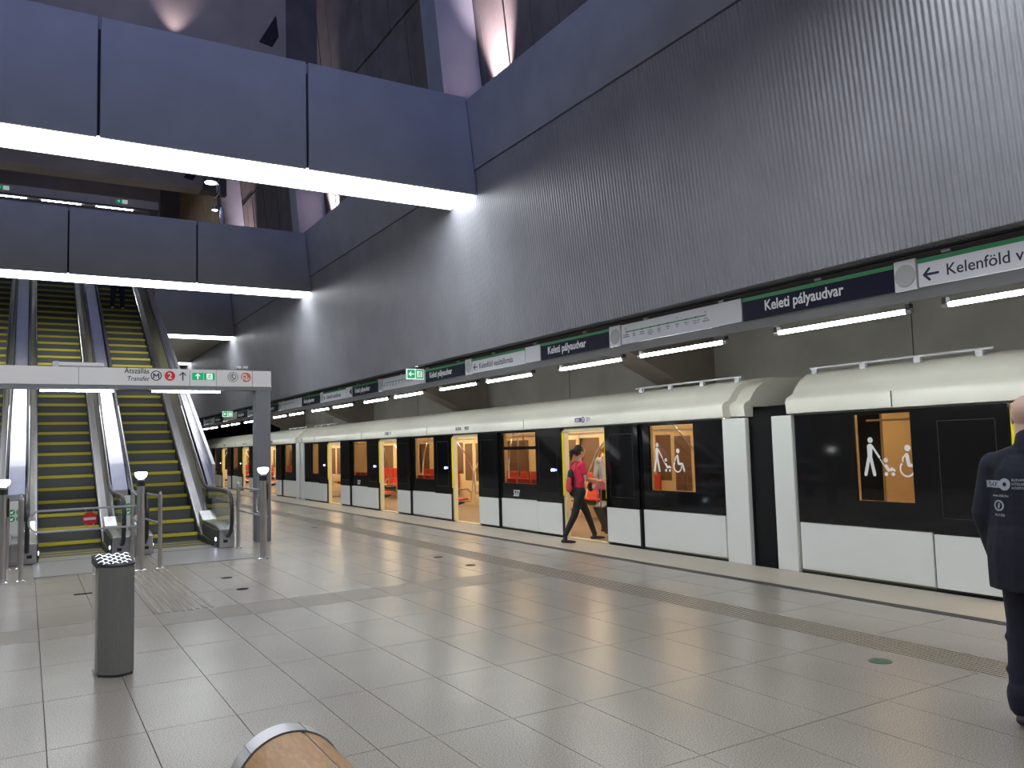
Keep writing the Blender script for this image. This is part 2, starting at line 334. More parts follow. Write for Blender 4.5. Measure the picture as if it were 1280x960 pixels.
# mezzanine level beyond the third beam
m_ = st(bx('ceiling_mezzanine', (3.75, 31.42, 5.95, 6.35, 39.6, 7.4), 'beam_soffit')); st(bx('ceiling_mezzanine', (3.75, 40.75, 5.95, 6.35, 49.9, 7.4), 'beam_soffit'))
st(bx('mezzanine_floor', (-5.0, 31.6, 8.1, 6.2, 49.9, 8.4), 'concrete'))
# upper walls of board-marked concrete panels, in view above the parapet
uw = st(bx('wall_upper_right', (7.75, -9, 7.2, 8.0, 49.9, 15.6), 'joint'))
xs = lambda z: 7.28 - .1 * (z - 8.5)
y = 5.6
while y < 49:
    for z0, z1 in ((7.2, 11.17), (11.23, 15.6)):
        x0 = random.uniform(-.012, .012)
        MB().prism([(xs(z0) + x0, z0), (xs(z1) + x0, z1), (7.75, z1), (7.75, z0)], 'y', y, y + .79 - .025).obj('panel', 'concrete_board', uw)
    y += .79
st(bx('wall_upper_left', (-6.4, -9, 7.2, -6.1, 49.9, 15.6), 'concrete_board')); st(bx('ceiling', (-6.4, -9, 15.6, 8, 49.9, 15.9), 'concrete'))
for k in range(0, 3):
    y = 12.9 + PITCH * k; lab = ('nearest', 'second', 'farthest')[k]
    o = MB().prism([(6.66, 7.21), (6.64, 7.53), (6.51, 7.55), (6.12, 12.0), (5.85, 15.59), (xs(15.6) - .03, 15.59), (xs(7.2) - .03, 7.21)], 'y', y, y + .6).obj('concrete_pier', 'wall_smooth')
    tag(o, lab + ' leaning concrete pier rising behind the wall top beside an uplight', 'pier', 'piers above the wall')
    y = 16.2 + PITCH * k
    t = thing('concrete_girder', lab + ' deep concrete girder high above the crossbeams', 'girder', (0, y, 9.75), 'girders high above')
    MB().prism([(-6.05, 9.75), (4.48, 9.75), (4.48, 15.55), (-6.05, 15.55)], 'y', y, y + .7).obj('girder_face', 'concrete', t)
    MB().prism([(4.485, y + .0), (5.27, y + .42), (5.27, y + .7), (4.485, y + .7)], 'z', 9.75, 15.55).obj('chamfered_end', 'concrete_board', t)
    MB().prism([(4.28, 10.65), (3.93, 10.0), (4.2, 9.95), (4.33, 10.2)], 'y', y - .012, y - .001).obj('opening_shade_plate', 'black_gap', t)  # flat black plate stands in for the shade inside a triangular opening
    # uplight on the ledge beside each pier
    y = 12.15 + PITCH * k
    u = thing('uplight', lab + ' uplight washing the concrete panels behind the wall top', 'lamp', (7.05, y, 7.2), 'uplights behind the wall top')
    MB().lathe([(.07, 7.2), (.09, 7.24), (.09, 7.44), (.07, 7.46)], (7.05, y, 0), 14).obj('lamp_housing', 'lamp_shell', u, smooth=True)
    MB().lathe([(.06, 7.462), (.06, 7.47)], (7.05, y, 0), 14).obj('lens', 'white_led', u)
    spot('uplight_beam', (7.05, y, 7.49), (7.20, y + .02, 9.3), 2300, (1, .80, .88), 46, 1, .03)
u = thing('uplight', 'uplight behind the nearest crossbeam washing the girder', 'lamp', (2.3, 15.95, 9.3))
MB().lathe([(.07, 9.3), (.09, 9.34), (.09, 9.5), (.07, 9.52)], (2.3, 15.95, 0), 14).obj('lamp_housing', 'lamp_shell', u, smooth=True)
bx('bracket', (2.27, 15.6, 9.35), None) if False else MB().box(2.26, 16.04, 9.40, 2.34, 16.28, 9.44).box(2.26, 16.24, 9.44, 2.34, 16.28, 9.749).obj('bracket', 'dark_metal', u)
spot('uplight_beam', (2.3, 15.95, 9.54), (2.35, 16.2, 11.2), 36, (1, .84, .95), 70, 1, .03)
# fill of warm work lights far up the shaft (floodlights on a hanging rod)
f = thing('floodlight', 'round floodlight hanging on a rod seen below the nearest crossbeam', 'lamp', (4.44, 24, 9.5))
MB().lathe([(.10, 9.62), (.19, 9.5), (.2, 9.47), (.17, 9.47)], (4.44, 24, 0), 20).obj('lamp_housing', 'lamp_shell', f, smooth=True)
MB().lathe([(.165, 9.455), (.165, 9.469)], (4.44, 24, 0), 20).obj('lens', 'white_led', f)
MB().tube([(4.66, 24, 9.3), (4.66, 24, 15.55)], .02).tube([(4.44, 24, 9.63), (4.44, 24, 9.7), (4.66, 24, 9.72)], .012).box(4.6, 23.95, 9.2, 4.7, 24.05, 9.42).obj('hanging_rod', 'steel', f, smooth=True)
f = thing('floodlight', 'small floodlight hanging lower, beside a short white tube lamp', 'lamp', (4.55, 24, 8.7))
MB().lathe([(.05, 8.82), (.09, 8.72), (.1, 8.68), (.08, 8.68)], (4.55, 24, 0), 16).obj('lamp_housing', 'lamp_shell', f, smooth=True)
MB().lathe([(.075, 8.665), (.075, 8.679)], (4.55, 24, 0), 16).obj('lens', 'white_led', f)
MB().tube([(4.55, 24, 8.83), (4.55, 24, 9.0), (4.66, 24, 9.18)], .012).obj('arm', 'steel', f)
f = thing('tube_lamp', 'short white upright tube lamp beside the small floodlight', 'lamp', (4.74, 24, 8.3))
MB().lathe([(.04, 8.3), (.06, 8.34), (.06, 8.7), (.03, 8.78)], (4.74, 24, 0), 14).obj('diffuser', 'sign_white', f, smooth=True)
MB().tube([(4.74, 24, 8.785), (4.70, 24, 9.1), (4.68, 24, 9.19)], .012).obj('arm', 'steel', f)

# ------------------------------------------------------------------ the band of signs and fluorescent tubes over the platform edge
SX = 6.90
def light_rail(f, name_lab, y0=-3.0, y1=44.0):
    t = thing('light_rail', name_lab, 'light rail', (f(7.0), 20, 2.84))
    MB().prism([(f(SX + .015), 3.235), (f(SX + .015), 2.97), (f(6.945), 2.868), (f(7.07), 2.965), (f(7.07), 3.235)], 'y', y0, y1).obj('housing', 'grey_paint', t)
    MB().box(min(f(6.95), f(7.06)), y0, 3.25, max(f(6.95), f(7.06)), y1, 3.285).box(min(f(6.93), f(7.0)), y0, 3.30, max(f(6.93), f(7.0)), y1, 3.315).obj('cable_channel', 'dark_metal', t)
    y = y0 + .3
    first = None
    while y < y1:
        if first is None: first = MB().box(min(f(6.92), f(7.0)), -.04, 3.248, max(f(6.92), f(7.0)), .04, 3.27).obj('clip', 'sign_panel_grey', t); first.location = Vector((0, y, 0)); LY = y0 + .3
        else: c = first.copy(); COL.objects.link(c); c.location = Vector((0, y, 0))
        y += 1.35
    for k in range(5): y_ = B0 + PITCH * (k - 1) + .3; MB().box(min(f(7.0), f(7.06)), y_, 3.236, max(f(7.0), f(7.06)), y_ + .1, 3.99).obj('hanger', 'grey_paint', t)
    return t
rail = light_rail(lambda x: x, 'long grey rail carrying the signs and tubes over the near platform edge')
tube0 = None; nt_ = 0
for k in range(-2, 9):
    for off, side in ((6.77, 'a'), (8.66, 'b')):
        y0 = off + 4.195 * k
        if y0 > 42: continue
        if tube0 is None:
            tube0 = thing('fluorescent_tube', 'x', 'lamp', (6.985, y0, 2.79), 'fluorescent tubes under the sign rail')
            MB().tube([(6.985, y0 + .03, 2.79), (6.985, y0 + 1.51, 2.79)], .022, 10).obj('glass_tube', 'tube_light', tube0, smooth=True)
            for yy in (y0 - .03, y0 + 1.51):
                MB().tube([(6.985, yy, 2.79), (6.985, yy + .06, 2.79)], .026, 10).obj('end_cap', 'steel', tube0, smooth=True)
                MB().box(6.955, yy + .01, 2.80, 7.015, yy + .05, 2.855).obj('holder', 'dark_metal', tube0)
            t = tube0
        else: t = dup(tube0, (6.985, y0, 2.79))
        p = px((6.985, y0 + .75, 2.79)); nt_ += 1
        ORD = 'first second third fourth fifth sixth seventh eighth ninth tenth eleventh twelfth thirteenth fourteenth fifteenth sixteenth seventeenth eighteenth nineteenth twentieth twenty-first twenty-second'.split()
        if k < -1 or (k == -1 and side == 'a'): t['label'] = 'fluorescent tube beyond the right picture edge, ' + ORD[nt_ - 1] + ' along the sign rail'
        elif k < 0: t['label'] = 'bare fluorescent tube under the sign rail near the right edge of the picture' if (k == -1 and side == 'b') else 'fluorescent tube under the sign rail beyond the right picture edge'
        elif k < 2: t['label'] = {(0, 'a'): 'bare fluorescent tube under the line-map sign nearest the camera', (0, 'b'): 'fluorescent tube under the second dark Keleti sign', (1, 'a'): 'fluorescent tube under the second white Kelenföld sign', (1, 'b'): 'fluorescent tube under the third dark Keleti sign'}[(k, side)]
        else: t['label'] = 'small distant fluorescent tube, ' + ORD[nt_ - 4] + ' in the visible row under the sign rail'
U, V = (0, -1, 0), (0, 0, 1)
def board(name, y0, y1, m, lab, group, green=True, top=3.225):
    t = thing(name, lab, 'sign', (SX, (y0 + y1) / 2, 2.97), group)
    MB().box(SX - .008, y0 + .006, 2.972, SX + .012, y1 - .006, top).obj('board', m, t)
    if green: MB().box(SX - .011, y0 + .006, top - .038, SX - .0085, y1 - .006, top).obj('green_stripe', 'sign_green', t)
    return t
def speaker(y0, y1, lab):
    t = thing('loudspeaker', lab, 'loudspeaker', (SX, y0, 2.97), 'round loudspeakers between the signs')
    MB().box(SX - .014, y0 + .004, 2.965, SX + .012, y1 - .004, 3.245).obj('front_plate', 'sign_white', t)
    MB().lathe([(.098, SX - .022), (.104, SX - .0145)], (0, (y0 + y1) / 2, 3.10), 24, ax='x').obj('mesh_cover', 'speaker_mesh', t, smooth=True)
def arrow(F, a, b, L, h, w, m=0):
    F.line(a, b, a + L, b, w, m); F.line(a, b, a + h, b + h, w, m); F.line(a, b, a + h, b - h, w, m)
ordn = ['nearest', 'second', 'third', 'fourth', 'fifth', 'sixth', 'seventh', 'eighth', 'ninth']
def keleti(k):
    y0 = 4.53 + 4.3 * k
    t = board('station_sign', y0, y0 + 1.87 if k == 0 else y0 + 1.75, 'sign_navy', ordn[k] + ' dark blue station name board with white lettering', 'dark station name boards')
    text('Keleti pályaudvar', .160, (SX - .012, y0 + 1.55, 3.045), U, V, 'text_white', t, bold=.003, sx=.90)
def kelen(y0, y1, k, lab):
    t = board('direction_sign', y0, y1, 'sign_white', lab, 'white direction boards')
    F = Flat((SX - .0085, y1 - .06, 3.075), U, V, .002); arrow(F, 0, 0, .13, .05, .022); F.obj('arrow', 'sign_ink', t)
    text('Kelenföld vasútállomás', .145, (SX - .0085, y1 - .26, 3.035), U, V, 'sign_ink', t, bold=.001, sx=.98 if k < 0 else .88)
STN = ['Kelenföld\nvasútállomás', 'Bikás\npark', 'Újbuda-\nközpont', 'Móricz\nZsigmond\nkörtér', 'Szent\nGellért\ntér', 'Fővám\ntér', 'Kálvin\ntér', 'Rákóczi\ntér', 'II. János Pál\npápa tér', 'Keleti\npályaudvar']
def linemap(y0, y1, k):
    t = board('line_map', y0, y1, 'sign_white', ordn[k] + ' white line map board with a green line of ten stops', 'line map boards', green=False, top=3.235)
    F = Flat((SX - .0085, y1 - .1, 3.13), U, V, .002); L = 1.5
    F.rect(0, -.006, L, .008, 1)
    for i in range(10):
        a = L * i / 9; F.disc(a, .001, .014, 1, .0005, 12)
        if i in (0, 6, 9): F.disc(a, .001, .009, 0, .0035, 12)
    F.obj('route_line', ['sign_white', 'sign_green'], t)
    if k < 2:
        for i, s in enumerate(STN): text(s, .026, (SX - .0085, y1 - .1 - L * i / 9, 3.085), U, V, 'sign_ink', t, align='CENTER', sx=1.1, depth=.0015)
        for i in (0, 6, 9): text('M 4' if i == 0 else ('M 3' if i == 6 else 'M 2 '), .024, (SX - .0085, y1 - .1 - L * i / 9, 3.165), U, V, 'sign_ink', t, align='CENTER', depth=.0015)
for k in range(9): keleti(k)
kelen(2.0, 4.30, -1, 'white direction board with arrow, cut by the right picture edge')
speaker(4.31, 4.53, 'round loudspeaker between the nearest dark board and the cut-off white board')
for k in range(0, 8):
    e = 4.53 + 4.3 * k; a = e + (1.88 if k == 0 else 1.76); b = 8.83 + 4.3 * k; 
    if k % 2 == 0:
        linemap(a, b - .26, k // 2)
    else:
        t = board('blank_sign', a, a + .45, 'sign_white', ordn[k // 2] + ' blank white board at the end of a direction board', 'blank white boards', green=False)
        if k == 3: Flat((SX - .009, a + .12, 3.1), U, V, .002).poly([(-.1, 0), (.08, -.08), (.08, .08)]).obj('arrow', 'sign_ink', t)
        kelen(a + .45, b - .26, k, ordn[k // 2 + 1] + ' white direction board with a left arrow and dark lettering')
    speaker(b - .25, b, ordn[k + 1 if k < 8 else 8] + ' round loudspeaker along the sign rail, counted from the camera')
def exit_sign(x, y, z, lab, s=1.0):
    t = thing('exit_sign', lab, 'sign', (x, y, z), 'small exit signs')
    MB().box(x - .19 * s, y, z - .105 * s, x + .19 * s, y + .04, z + .105 * s).obj('case', 'exit_white', t)
    F = Flat((x, y - .001, z), (1, 0, 0), V, .003)
    for a, b in ((-.17, -.01), (.01, .17)): F.rect(a * s, -.085 * s, b * s, .085 * s, 0)
    F.line(-.14 * s, 0, -.04 * s, 0, .02 * s, 1, .003); F.line(-.14 * s, 0, -.1 * s, .04 * s, .02 * s, 1, .003); F.line(-.14 * s, 0, -.1 * s, -.04 * s, .02 * s, 1, .003)
    runner(F, .09 * s, 0, .062 * s, 1)
    F.obj('symbols', ['exit_green', 'exit_white'], t)
    MB().tube([(x, y + .02, z + .105 * s), (x, y + .02, 3.3)], .01).tube([(x, y + .02, 3.3), (6.90, y + .02, 3.3)], .01).obj('hanger', 'steel', t)
def runner(F, a, b, r, m):
    """running figure beside a doorway"""
    F.rect(a - r * .9, b - r, a + r, b + r, m, .003)
    F.disc(a + r * .15, b + r * .6, r * .18, 0, .006, 10)
    for q in ((.1, .35, -.1, -.15), (.1, .3, .5, .15), (.1, .3, -.4, .2), (-.1, -.15, .3, -.35), (.3, -.35, .25, -.8), (-.1, -.15, -.45, -.4), (-.45, -.4, -.7, -.75)):
        F.line(a + q[0] * r, b + q[1] * r, a + q[2] * r, b + q[3] * r, r * .16, 0, .006, False)
exit_sign(6.68, 14.9, 3.14, 'small green exit sign hanging in front of the sign rail'); exit_sign(6.66, 32.6, 3.18, 'tiny distant exit sign hanging before the sign rail near the far end')
# the same rail over the other platform edge
light_rail(lambda x: MIR - x, 'long grey light rail over the far-left platform edge, outside the picture')
o = MB()
for k in range(-2, 9):
    for off in (6.77, 8.66): o.tube([(MIR - 6.985, off + 4.195 * k, 2.79), (MIR - 6.985, off + 4.195 * k + 1.5, 2.79)], .022, 8)
tag(o.obj('fluorescent_tubes', 'tube_light'), 'row of fluorescent tubes over the left platform edge, outside the picture', 'lamp', kind='stuff')
# small plates let into the floor
for i, (x, y, m, lab) in enumerate(((.62, 11.27, 'matte_black', 'small dark drain grate in the floor left of the grey bin'), (2.31, 11.37, 'matte_black', 'dark floor plate in front of the right escalator, the farther of two'),
        (2.28, 10.31, 'matte_black', 'dark floor plate in front of the right escalator, the nearer of two'), (5.36, 11.25, 'matte_black', 'small dark plate in the mid platform floor, the farther of two'),
        (5.35, 10.18, 'matte_black', 'small dark plate in the mid platform floor, the nearer of two'), (5.39, 3.85, 'green_mark', 'dull green oval plate in the floor at lower right'), (5.38, 17.45, 'matte_black', 'small dark plate far down the platform floor'))):
    if m == 'green_mark': o = MB().lathe([(.085, .001), (.08, .004)], (x, y, 0), 20).obj('floor_plate', m)
    elif i == 0:
        q = MB().box(x - .11, y - .045, .0015, x + .11, y + .045, .003)
        for j in range(6): q.box(x - .1 + j * .036, y - .04, .003, x - .08 + j * .036, y + .04, .006)
        o = q.obj('floor_plate', m)
    else: o = MB().lathe([(.075, .001), (.072, .003)], (x, y, 0), 16).obj('floor_plate', m)
    tag(o, lab, 'floor plate')
# ------------------------------------------------------------------ the train: three cars
TX = 8.25; XC = 9.58
def mirx(x): return 2 * XC - x
ROOF = [(8.24, 1.945), (8.185, 1.955), (8.17, 2.10), (8.20, 2.15), (8.31, 2.20), (8.38, 2.29), (8.46, 2.37), (8.60, 2.455), (8.85, 2.505), (9.2, 2.53)]
ROOF = ROOF + [(mirx(x), z) for x, z in ROOF[::-1]] + [(mirx(8.36), 1.95), (mirx(8.37), 2.10), (8.37, 2.10), (8.36, 1.95)]
SEAT = {}
def picto(O, far_side=True):
    """wheelchair and pushchair symbols, as on the glass beside the first door"""
    F = Flat(O, U, V, .0015); X = lambda c: (c - 85) * .00125; Z = lambda c: -(c - 345) * .0013
    L = lambda a, b, c, d, w: F.line(X(a), Z(b), X(c), Z(d), w)
    F.disc(X(232), Z(345), .033)
    F.poly([(X(196), Z(395)), (X(212), Z(378)), (X(240), Z(378)), (X(252), Z(392)), (X(240), Z(520)), (X(196), Z(520))])
    L(208, 500, 168, 645, .04); L(228, 500, 258, 645, .04); L(248, 398, 315, 495, .024); L(322, 512, 385, 600, .011)
    F.disc(X(377), Z(520), .027); L(378, 570, 400, 605, .036); L(400, 605, 430, 602, .03); L(430, 590, 458, 608, .024)
    F.disc(X(376), Z(640), .022); F.disc(X(443), Z(640), .022)
    F.obj('figure_with_pushchair_symbol', 'decal_white', None); F = Flat(O, U, V, .0015)
    F.disc(X(592), Z(418), .036); L(582, 475, 598, 560, .042); L(598, 562, 662, 566, .036); L(664, 570, 690, 640, .034)
    L(575, 470, 545, 500, .018); L(545, 500, 540, 530, .018); F.ring(X(580), Z(592), .072, .092, 0, 0, 28, PI * .75, PI * 2.02)
    F.obj('wheelchair_symbol', 'decal_white', None); return list(COL.objects)[-2:]
def make_car(y0, y1, label, near_cab=False, far_cab=False, clip=None, number='537', seats=True, picto_near=False, picto_far=False):
    yc = (y0 + y1) / 2 if not clip else clip; D = [yc - 6.6, yc - 2.2, yc + 2.2, yc + 6.6]; D = [d for d in D if d - 1.5 > y0 and d + 1.5 < y1 + .01]
    car = thing('train_car', label, 'train car', (XC, (y0 + y1) / 2, 0), 'cars of the white metro train')
    A = lambda name, mbb, mats, parent=car, **k: mbb.obj(name, mats, parent, **k)
    # roof
    secs = [(y0 - .08, 1), (y1 + (.06 if not far_cab else -1.6), 1)]
    if far_cab: secs += [(y1 - .9, .9), (y1 - .3, .62), (y1 + .1, .2)]
    n = len(ROOF); rb = MB(); vs = []
    for y, s in secs: vs += [(XC + (x - XC) * (.93 + .07 * s), y, 1.945 + (z - 1.945) * s) for x, z in ROOF]
    fs = [(i * n + j, i * n + (j + 1) % n, (i + 1) * n + (j + 1) % n, (i + 1) * n + j) for i in range(len(secs) - 1) for j in range(n)]
    fs += [tuple(range(n))[::-1], tuple((len(secs) - 1) * n + j for j in range(n))]
    rb.add(vs, fs); A('roof', rb, 'train_cream', smooth=True)
    for ye, sgn in ((y0 - .08, -1), (y1 + .06, 1)):
        if (far_cab and sgn > 0) or (clip and sgn < 0): continue
        A('roof_end_cap', MB().prism([(XC + (x - XC) * .90, 1.95 + (z - 1.945) * .92) for x, z in ROOF], 'y', min(ye, ye + (.26 if sgn < 0 else .07) * sgn), max(ye, ye + (.26 if sgn < 0 else .07) * sgn)), 'train_cream', smooth=True)
        # hand rail along the roof edge
        ya, yb = (ye - sgn * .05), (ye - sgn * 2.35)
        for xx in ((8.62,) if sgn < 0 or True else ()):
            m = MB().tube([(xx, ya, 2.53), (xx, yb, 2.53)], .014, 6)
            for q in range(4): yy = ya + (yb - ya) * (q + .1) / 3.3; m.box(xx - .02, yy - .04, 2.45, xx + .02, yy + .04, 2.52)
            A('roof_rail', m, 'sign_white')
    # seams on the fascia
    for d in D: A('fascia_seam', MB().box(8.166, d + 1.85, 1.96, 8.17, d + 1.86, 2.14), 'train_dark')
    # floor, ceiling, far side, ends
    A('floor_pan', MB().box(8.30, y0, -.14, 10.86, y1, .01), 'interior_floor')
    A('underframe', MB().box(8.32, y0 + .1, -.9, 10.8, y1 - .1, -.16), 'train_dark')
    A('sill', MB().box(8.25, y0, -.12, 8.299, y1, .012), 'train_dark')
    A('roof_light_stop', MB().box(8.20, y0 + .01, 1.931, 8.335, y1 - .01, 1.9445), 'train_dark')  # strip added to stop ceiling light leaking out above the doors
    A('ceiling', MB().box(8.34, y0 + .02, 2.02, 10.82, y1 - .02, 2.05), 'interior_ceiling')
    for xx in (8.98, 10.18): A('light_strip', MB().box(xx - .04, y0 + .3, 1.985, xx + .04, y1 - .3, 2.012), 'car_light')
    # far wall with windows and closed doors
    fw = MB(); fw.box(10.83, y0, 0.01, 10.9, y1, .88, 0).box(10.83, y0, 1.78, 10.9, y1, 2.01, 0)
    yy = y0; 
    while yy < y1 - .2: fw.box(10.83, yy, .88, 10.9, min(yy + .38, y1), 1.78, 0); fw.box(10.87, yy + .38, .88, 10.9, min(yy + 1.47, y1), 1.78, 1); yy += 1.47
    A('far_side_wall', fw, ['interior_cream', 'interior_brown'])
    for d in D:
        A('far_door', MB().box(10.80, d - .66, .012, 10.829, d - .01, 1.9, 0).box(10.80, d + .01, .012, 10.829, d + .66, 1.9, 0).box(10.795, d - .55, .7, 10.799, d - .1, 1.75, 1).box(10.795, d + .1, .7, 10.799, d + .55, 1.75, 1), ['interior_cream', 'interior_brown'])
    for ye, s in ((y0, 1), (y1, -1)):
        if clip and s > 0: continue
        for a, b in ((8.34, 9.2), (9.96, 10.82)): A('end_wall', MB().box(a, ye + .0 if s > 0 else ye - .04, .012, b, ye + .04 if s > 0 else ye, 2.01), 'interior_cream')
        A('outer_end_wall', MB().box(8.30, ye - .06 if s > 0 else ye + .01, -.1, 8.93, ye - .01 if s > 0 else ye + .06, 1.93).box(10.22, ye - .06 if s > 0 else ye + .01, -.1, 10.86, ye - .01 if s > 0 else ye + .06, 1.93), 'train_dark')
        if not (far_cab and s < 0): A('end_post', MB().box(8.215, min(ye - s * .02, ye - s * (.44 if s > 0 else .34)), -.02, 8.29, max(ye - s * .02, ye - s * (.44 if s > 0 else .34)), 1.935), 'train_white', bevel=.012, bseg=2)
    if far_cab: A('cab_front', MB().box(8.3, y1 + .02, -.1, 10.86, y1 + .1, .75, 0).box(8.32, y1 + .02, .76, 10.84, y1 + .08, 1.94, 1), ['train_white', 'train_black'])
    # near side: fixed panels between doors
    E_ = [y0] + [v for d in D for v in (d - 1.5, d + 1.5)] + [y1]
    for i in range(0, len(E_), 2):
        a, b = E_[i], E_[i + 1]
        if b - a < .2: continue
        first, last = i == 0, i == len(E_) - 2
        if first: w0, w1 = (a + .58 if not far_cab else a + .58), b - .2
        elif last: w0, w1 = a + .2, b - .85
        else: w0, w1 = a + (.04 if i == 2 else .14), b - (.1 if i == 2 else .14)
        A('lower_panel', MB().box(8.238, a + .02, .035, 8.275, b - .015, .605), 'train_white', bevel=.006)
        up = MB().box(8.242, a + .01, .615, 8.275, b - .01, .91).box(8.242, a + .01, 1.895, 8.275, b - .01, 1.93).box(8.242, a + .01, .91, 8.275, w0, 1.895).box(8.242, w1, .91, 8.275, b - .01, 1.895)
        if i == 2 and not clip: up.box(8.246, w0, 1.57, 8.275, w1, 1.63)
        A('black_panel', up, 'train_black')
        A('window_pane', MB().box(8.250, w0, .91, 8.256, w1, 1.895), 'train_glass')
        A('inner_lining', MB().box(8.28, a, .013, 8.33, b, .91).box(8.28, a, 1.895, 8.33, b, 1.93).box(8.28, a, .911, 8.33, w0 - .01, 1.894).box(8.28, w1 + .01, .911, 8.33, b, 1.894), 'interior_cream')
    for i, d in enumerate(D):
        # solid wall behind the open leaves
        for a, b in ((d - 1.5, d - .66), (d + .66, d + 1.5)):
            A('pocket_wall', MB().box(8.25, a, .02, 8.279, b, 1.93), 'train_dark'); A('inner_lining', MB().box(8.28, a + .001, .013, 8.33, b - .001, 1.93), 'interior_cream')
        A('door_frame', MB().box(8.236, d - .66, .013, 8.34, d - .60, 1.9).box(8.236, d + .60, .013, 8.34, d + .66, 1.9).box(8.236, d - .60, 1.86, 8.34, d + .60, 1.929).box(8.236, d - .6, -.01, 8.34, d + .6, .014), 'door_cream', bevel=.008)
        for s in (-1, 1):
            e0, e1 = sorted((d + s * .645, d + s * 1.485))
            leaf = A('door_leaf', MB().box(8.186, e0 + .012, .045, 8.224, e1 - .012, .60, 0).box(8.190, e0, .602, 8.226, e1, 1.93, 1).box(8.192, e0, .03, 8.226, e1, .6, 2), ['train_white', 'train_black', 'train_dark'])
            fr = Flat((8.1895, (e0 + e1) / 2, 1.27), U, V, .003)
            for q in ((-.30, -.5, -.292, .52), (.292, -.5, .30, .52), (-.292, .512, .292, .52), (-.292, -.5, .292, -.492)): fr.rect(*q)
            fr.obj('window_frame', 'train_dark', leaf)
            A('yellow_light', MB().box(8.206, (d + s * .62) - .006, .74, 8.234, (d + s * .62) + .010, 1.86), 'yellow_strip')
        F = Flat((8.189, d + .95, 1.19), U, V, .004); F.disc(0, 0, .022, 0); F.disc(.07, .002, .03, 1); F.ring(.14, .002, .012, .02, 1)
        F.obj('door_button', ['white_led', 'blue_led'], car)
        A('door_lamp', MB().box(8.31, d - .5, 1.84, 8.335, d - .47, 1.865), 'blue_led')
        # grab poles inside
        m = MB()
        for s in (-1, 1):
            for fx in (lambda x: x, mirx):
                m.tube([(fx(8.80), d + s * .86, .45), (fx(8.84), d + s * .80, 1.0), (fx(8.98), d + s * .62, 1.5), (fx(9.2), d + s * .42, 1.9), (fx(9.3), d + s * .38, 2.0)], .016, 6)
        m.tube([(XC, d, .01), (XC, d, 2.01)], .017, 6)
        A('grab_poles', m, 'steel', smooth=True)
    m = MB()
    for xx in (9.12, mirx(9.12)): m.tube([(xx, y0 + .4, 1.84), (xx, y1 - .4, 1.84)], .014, 6)
    A('ceiling_rail', m, 'steel', smooth=True)
    if seats:
        G_ = [(y0 + .35, D[0] - 1.0)] + [(p + .95, q - .95) for p, q in zip(D, D[1:])] + [(D[-1] + 1.0, y1 - .35)]
        for gi, (a, b) in enumerate(G_):
            n_ = int((b - a) / .47)
            if n_ < 1: continue
            st_ = (b - a) / n_
            for side in (0, 1):
                if gi in (0, len(G_) - 1) and side == 0: continue
                fx = (lambda x: x) if side == 0 else mirx
                for k in range(n_):
                    yy = a + st_ * (k + .5)
                    if side not in SEAT:
                        q = MB(); q.prism([(fx(8.36), .40), (fx(8.80), .43), (fx(8.81), .47), (fx(8.44), .45), (fx(8.39), .60), (fx(8.38), 1.0), (fx(8.345), 1.0)], 'y', -.215, .215)
                        o = q.obj('seat', 'seat_red', car, bevel=.02, bseg=2); SEAT[side] = (o, Vector(LOC[car.name]))
                        o.location = Vector((LOC[car.name][0] * 0, yy, 0)); base = LOC[car.name]
                        # mesh was stored relative to the car: keep that offset
                        SEAT[side] = (o, Vector(base))
                    else:
                        src, base = SEAT[side]; o = src.copy(); COL.objects.link(o); o.parent = car
                        o.location = Vector((base.x - LOC[car.name][0], base.y - LOC[car.name][1] + yy, 0))
                for yy in (a, b):
                    MB().tube([(fx(8.36), yy, .42), (fx(8.82), yy, .40), (fx(8.86), yy, .46), (fx(8.84), yy, .60), (fx(8.76), yy, .68), (fx(8.5), yy, .68), (fx(8.36), yy, .66)], .016, 6).obj('armrest', 'steel', car, smooth=True)
                MB().prism([(fx(8.36), .28), (fx(8.7), .36), (fx(8.7), .40), (fx(8.36), .39)], 'y', a + .05, b - .05).obj('seat_support', 'dark_metal', car)
    # lettering
    if len(D) > 2:
        mid = (D[0] + D[1]) / 2
        text(number, .165, (8.2415, mid + .22, .665), U, V, 'decal_white', car, bold=.005, sx=.95)
        text('BUDA', .10, (8.168, D[1] + .33, 2.02), U, V, 'sign_ink', car, bold=.001); text('PEST', .10, (8.168, D[1] - .10, 2.02), U, V, 'sign_ink', car, bold=.001)
        text(number, .165, (8.2415, (D[2] + D[3]) / 2 + .22, .665), U, V, 'decal_white', car, bold=.005, sx=.95)
        for yy in (D[0] + .15, D[2] + .1):
            F = Flat((8.169, yy, 2.06), U, V, .001); F.rect(0, -.035, .19, .035, 0); F.ring(.24, 0, .03, .05, 0); F.disc(.24, 0, .012, 0); F.obj('operator_logo', 'decal_violet', car)
            text('BKK', .06, (8.1675, yy - .025, 2.038), U, V, 'train_white', car, bold=.001, depth=.001)
            text('Budapesti\nKözlekedési\nKözpont', .026, (8.1685, yy - .33, 2.085), U, V, 'decal_violet', car, depth=.001)
    text('SYSTEM', .05, (8.2, 0, 0), U, V, 'sign_ink', car) if False else None
    def sym(wfar):
        base = Vector(LOC[car.name])
        for o in picto((8.246, wfar, 1.60)): o.parent = car; o.location = -base
    if picto_near: sym(y0 + 1.555)
    if picto_far: sym(y1 - .87)
    return car
make_car(-1.2, 6.9, 'white metro car at the right, nearest the camera, partly behind the man', clip=-2.955, picto_far=True)
make_car(8.12, 27.83, 'middle white metro car with open doors, numbered 537, woman stepping in', picto_near=True)
make_car(28.8, 48.5, 'farthest white metro car, its end cab in the dark tunnel mouth', far_cab=True, seats=True)
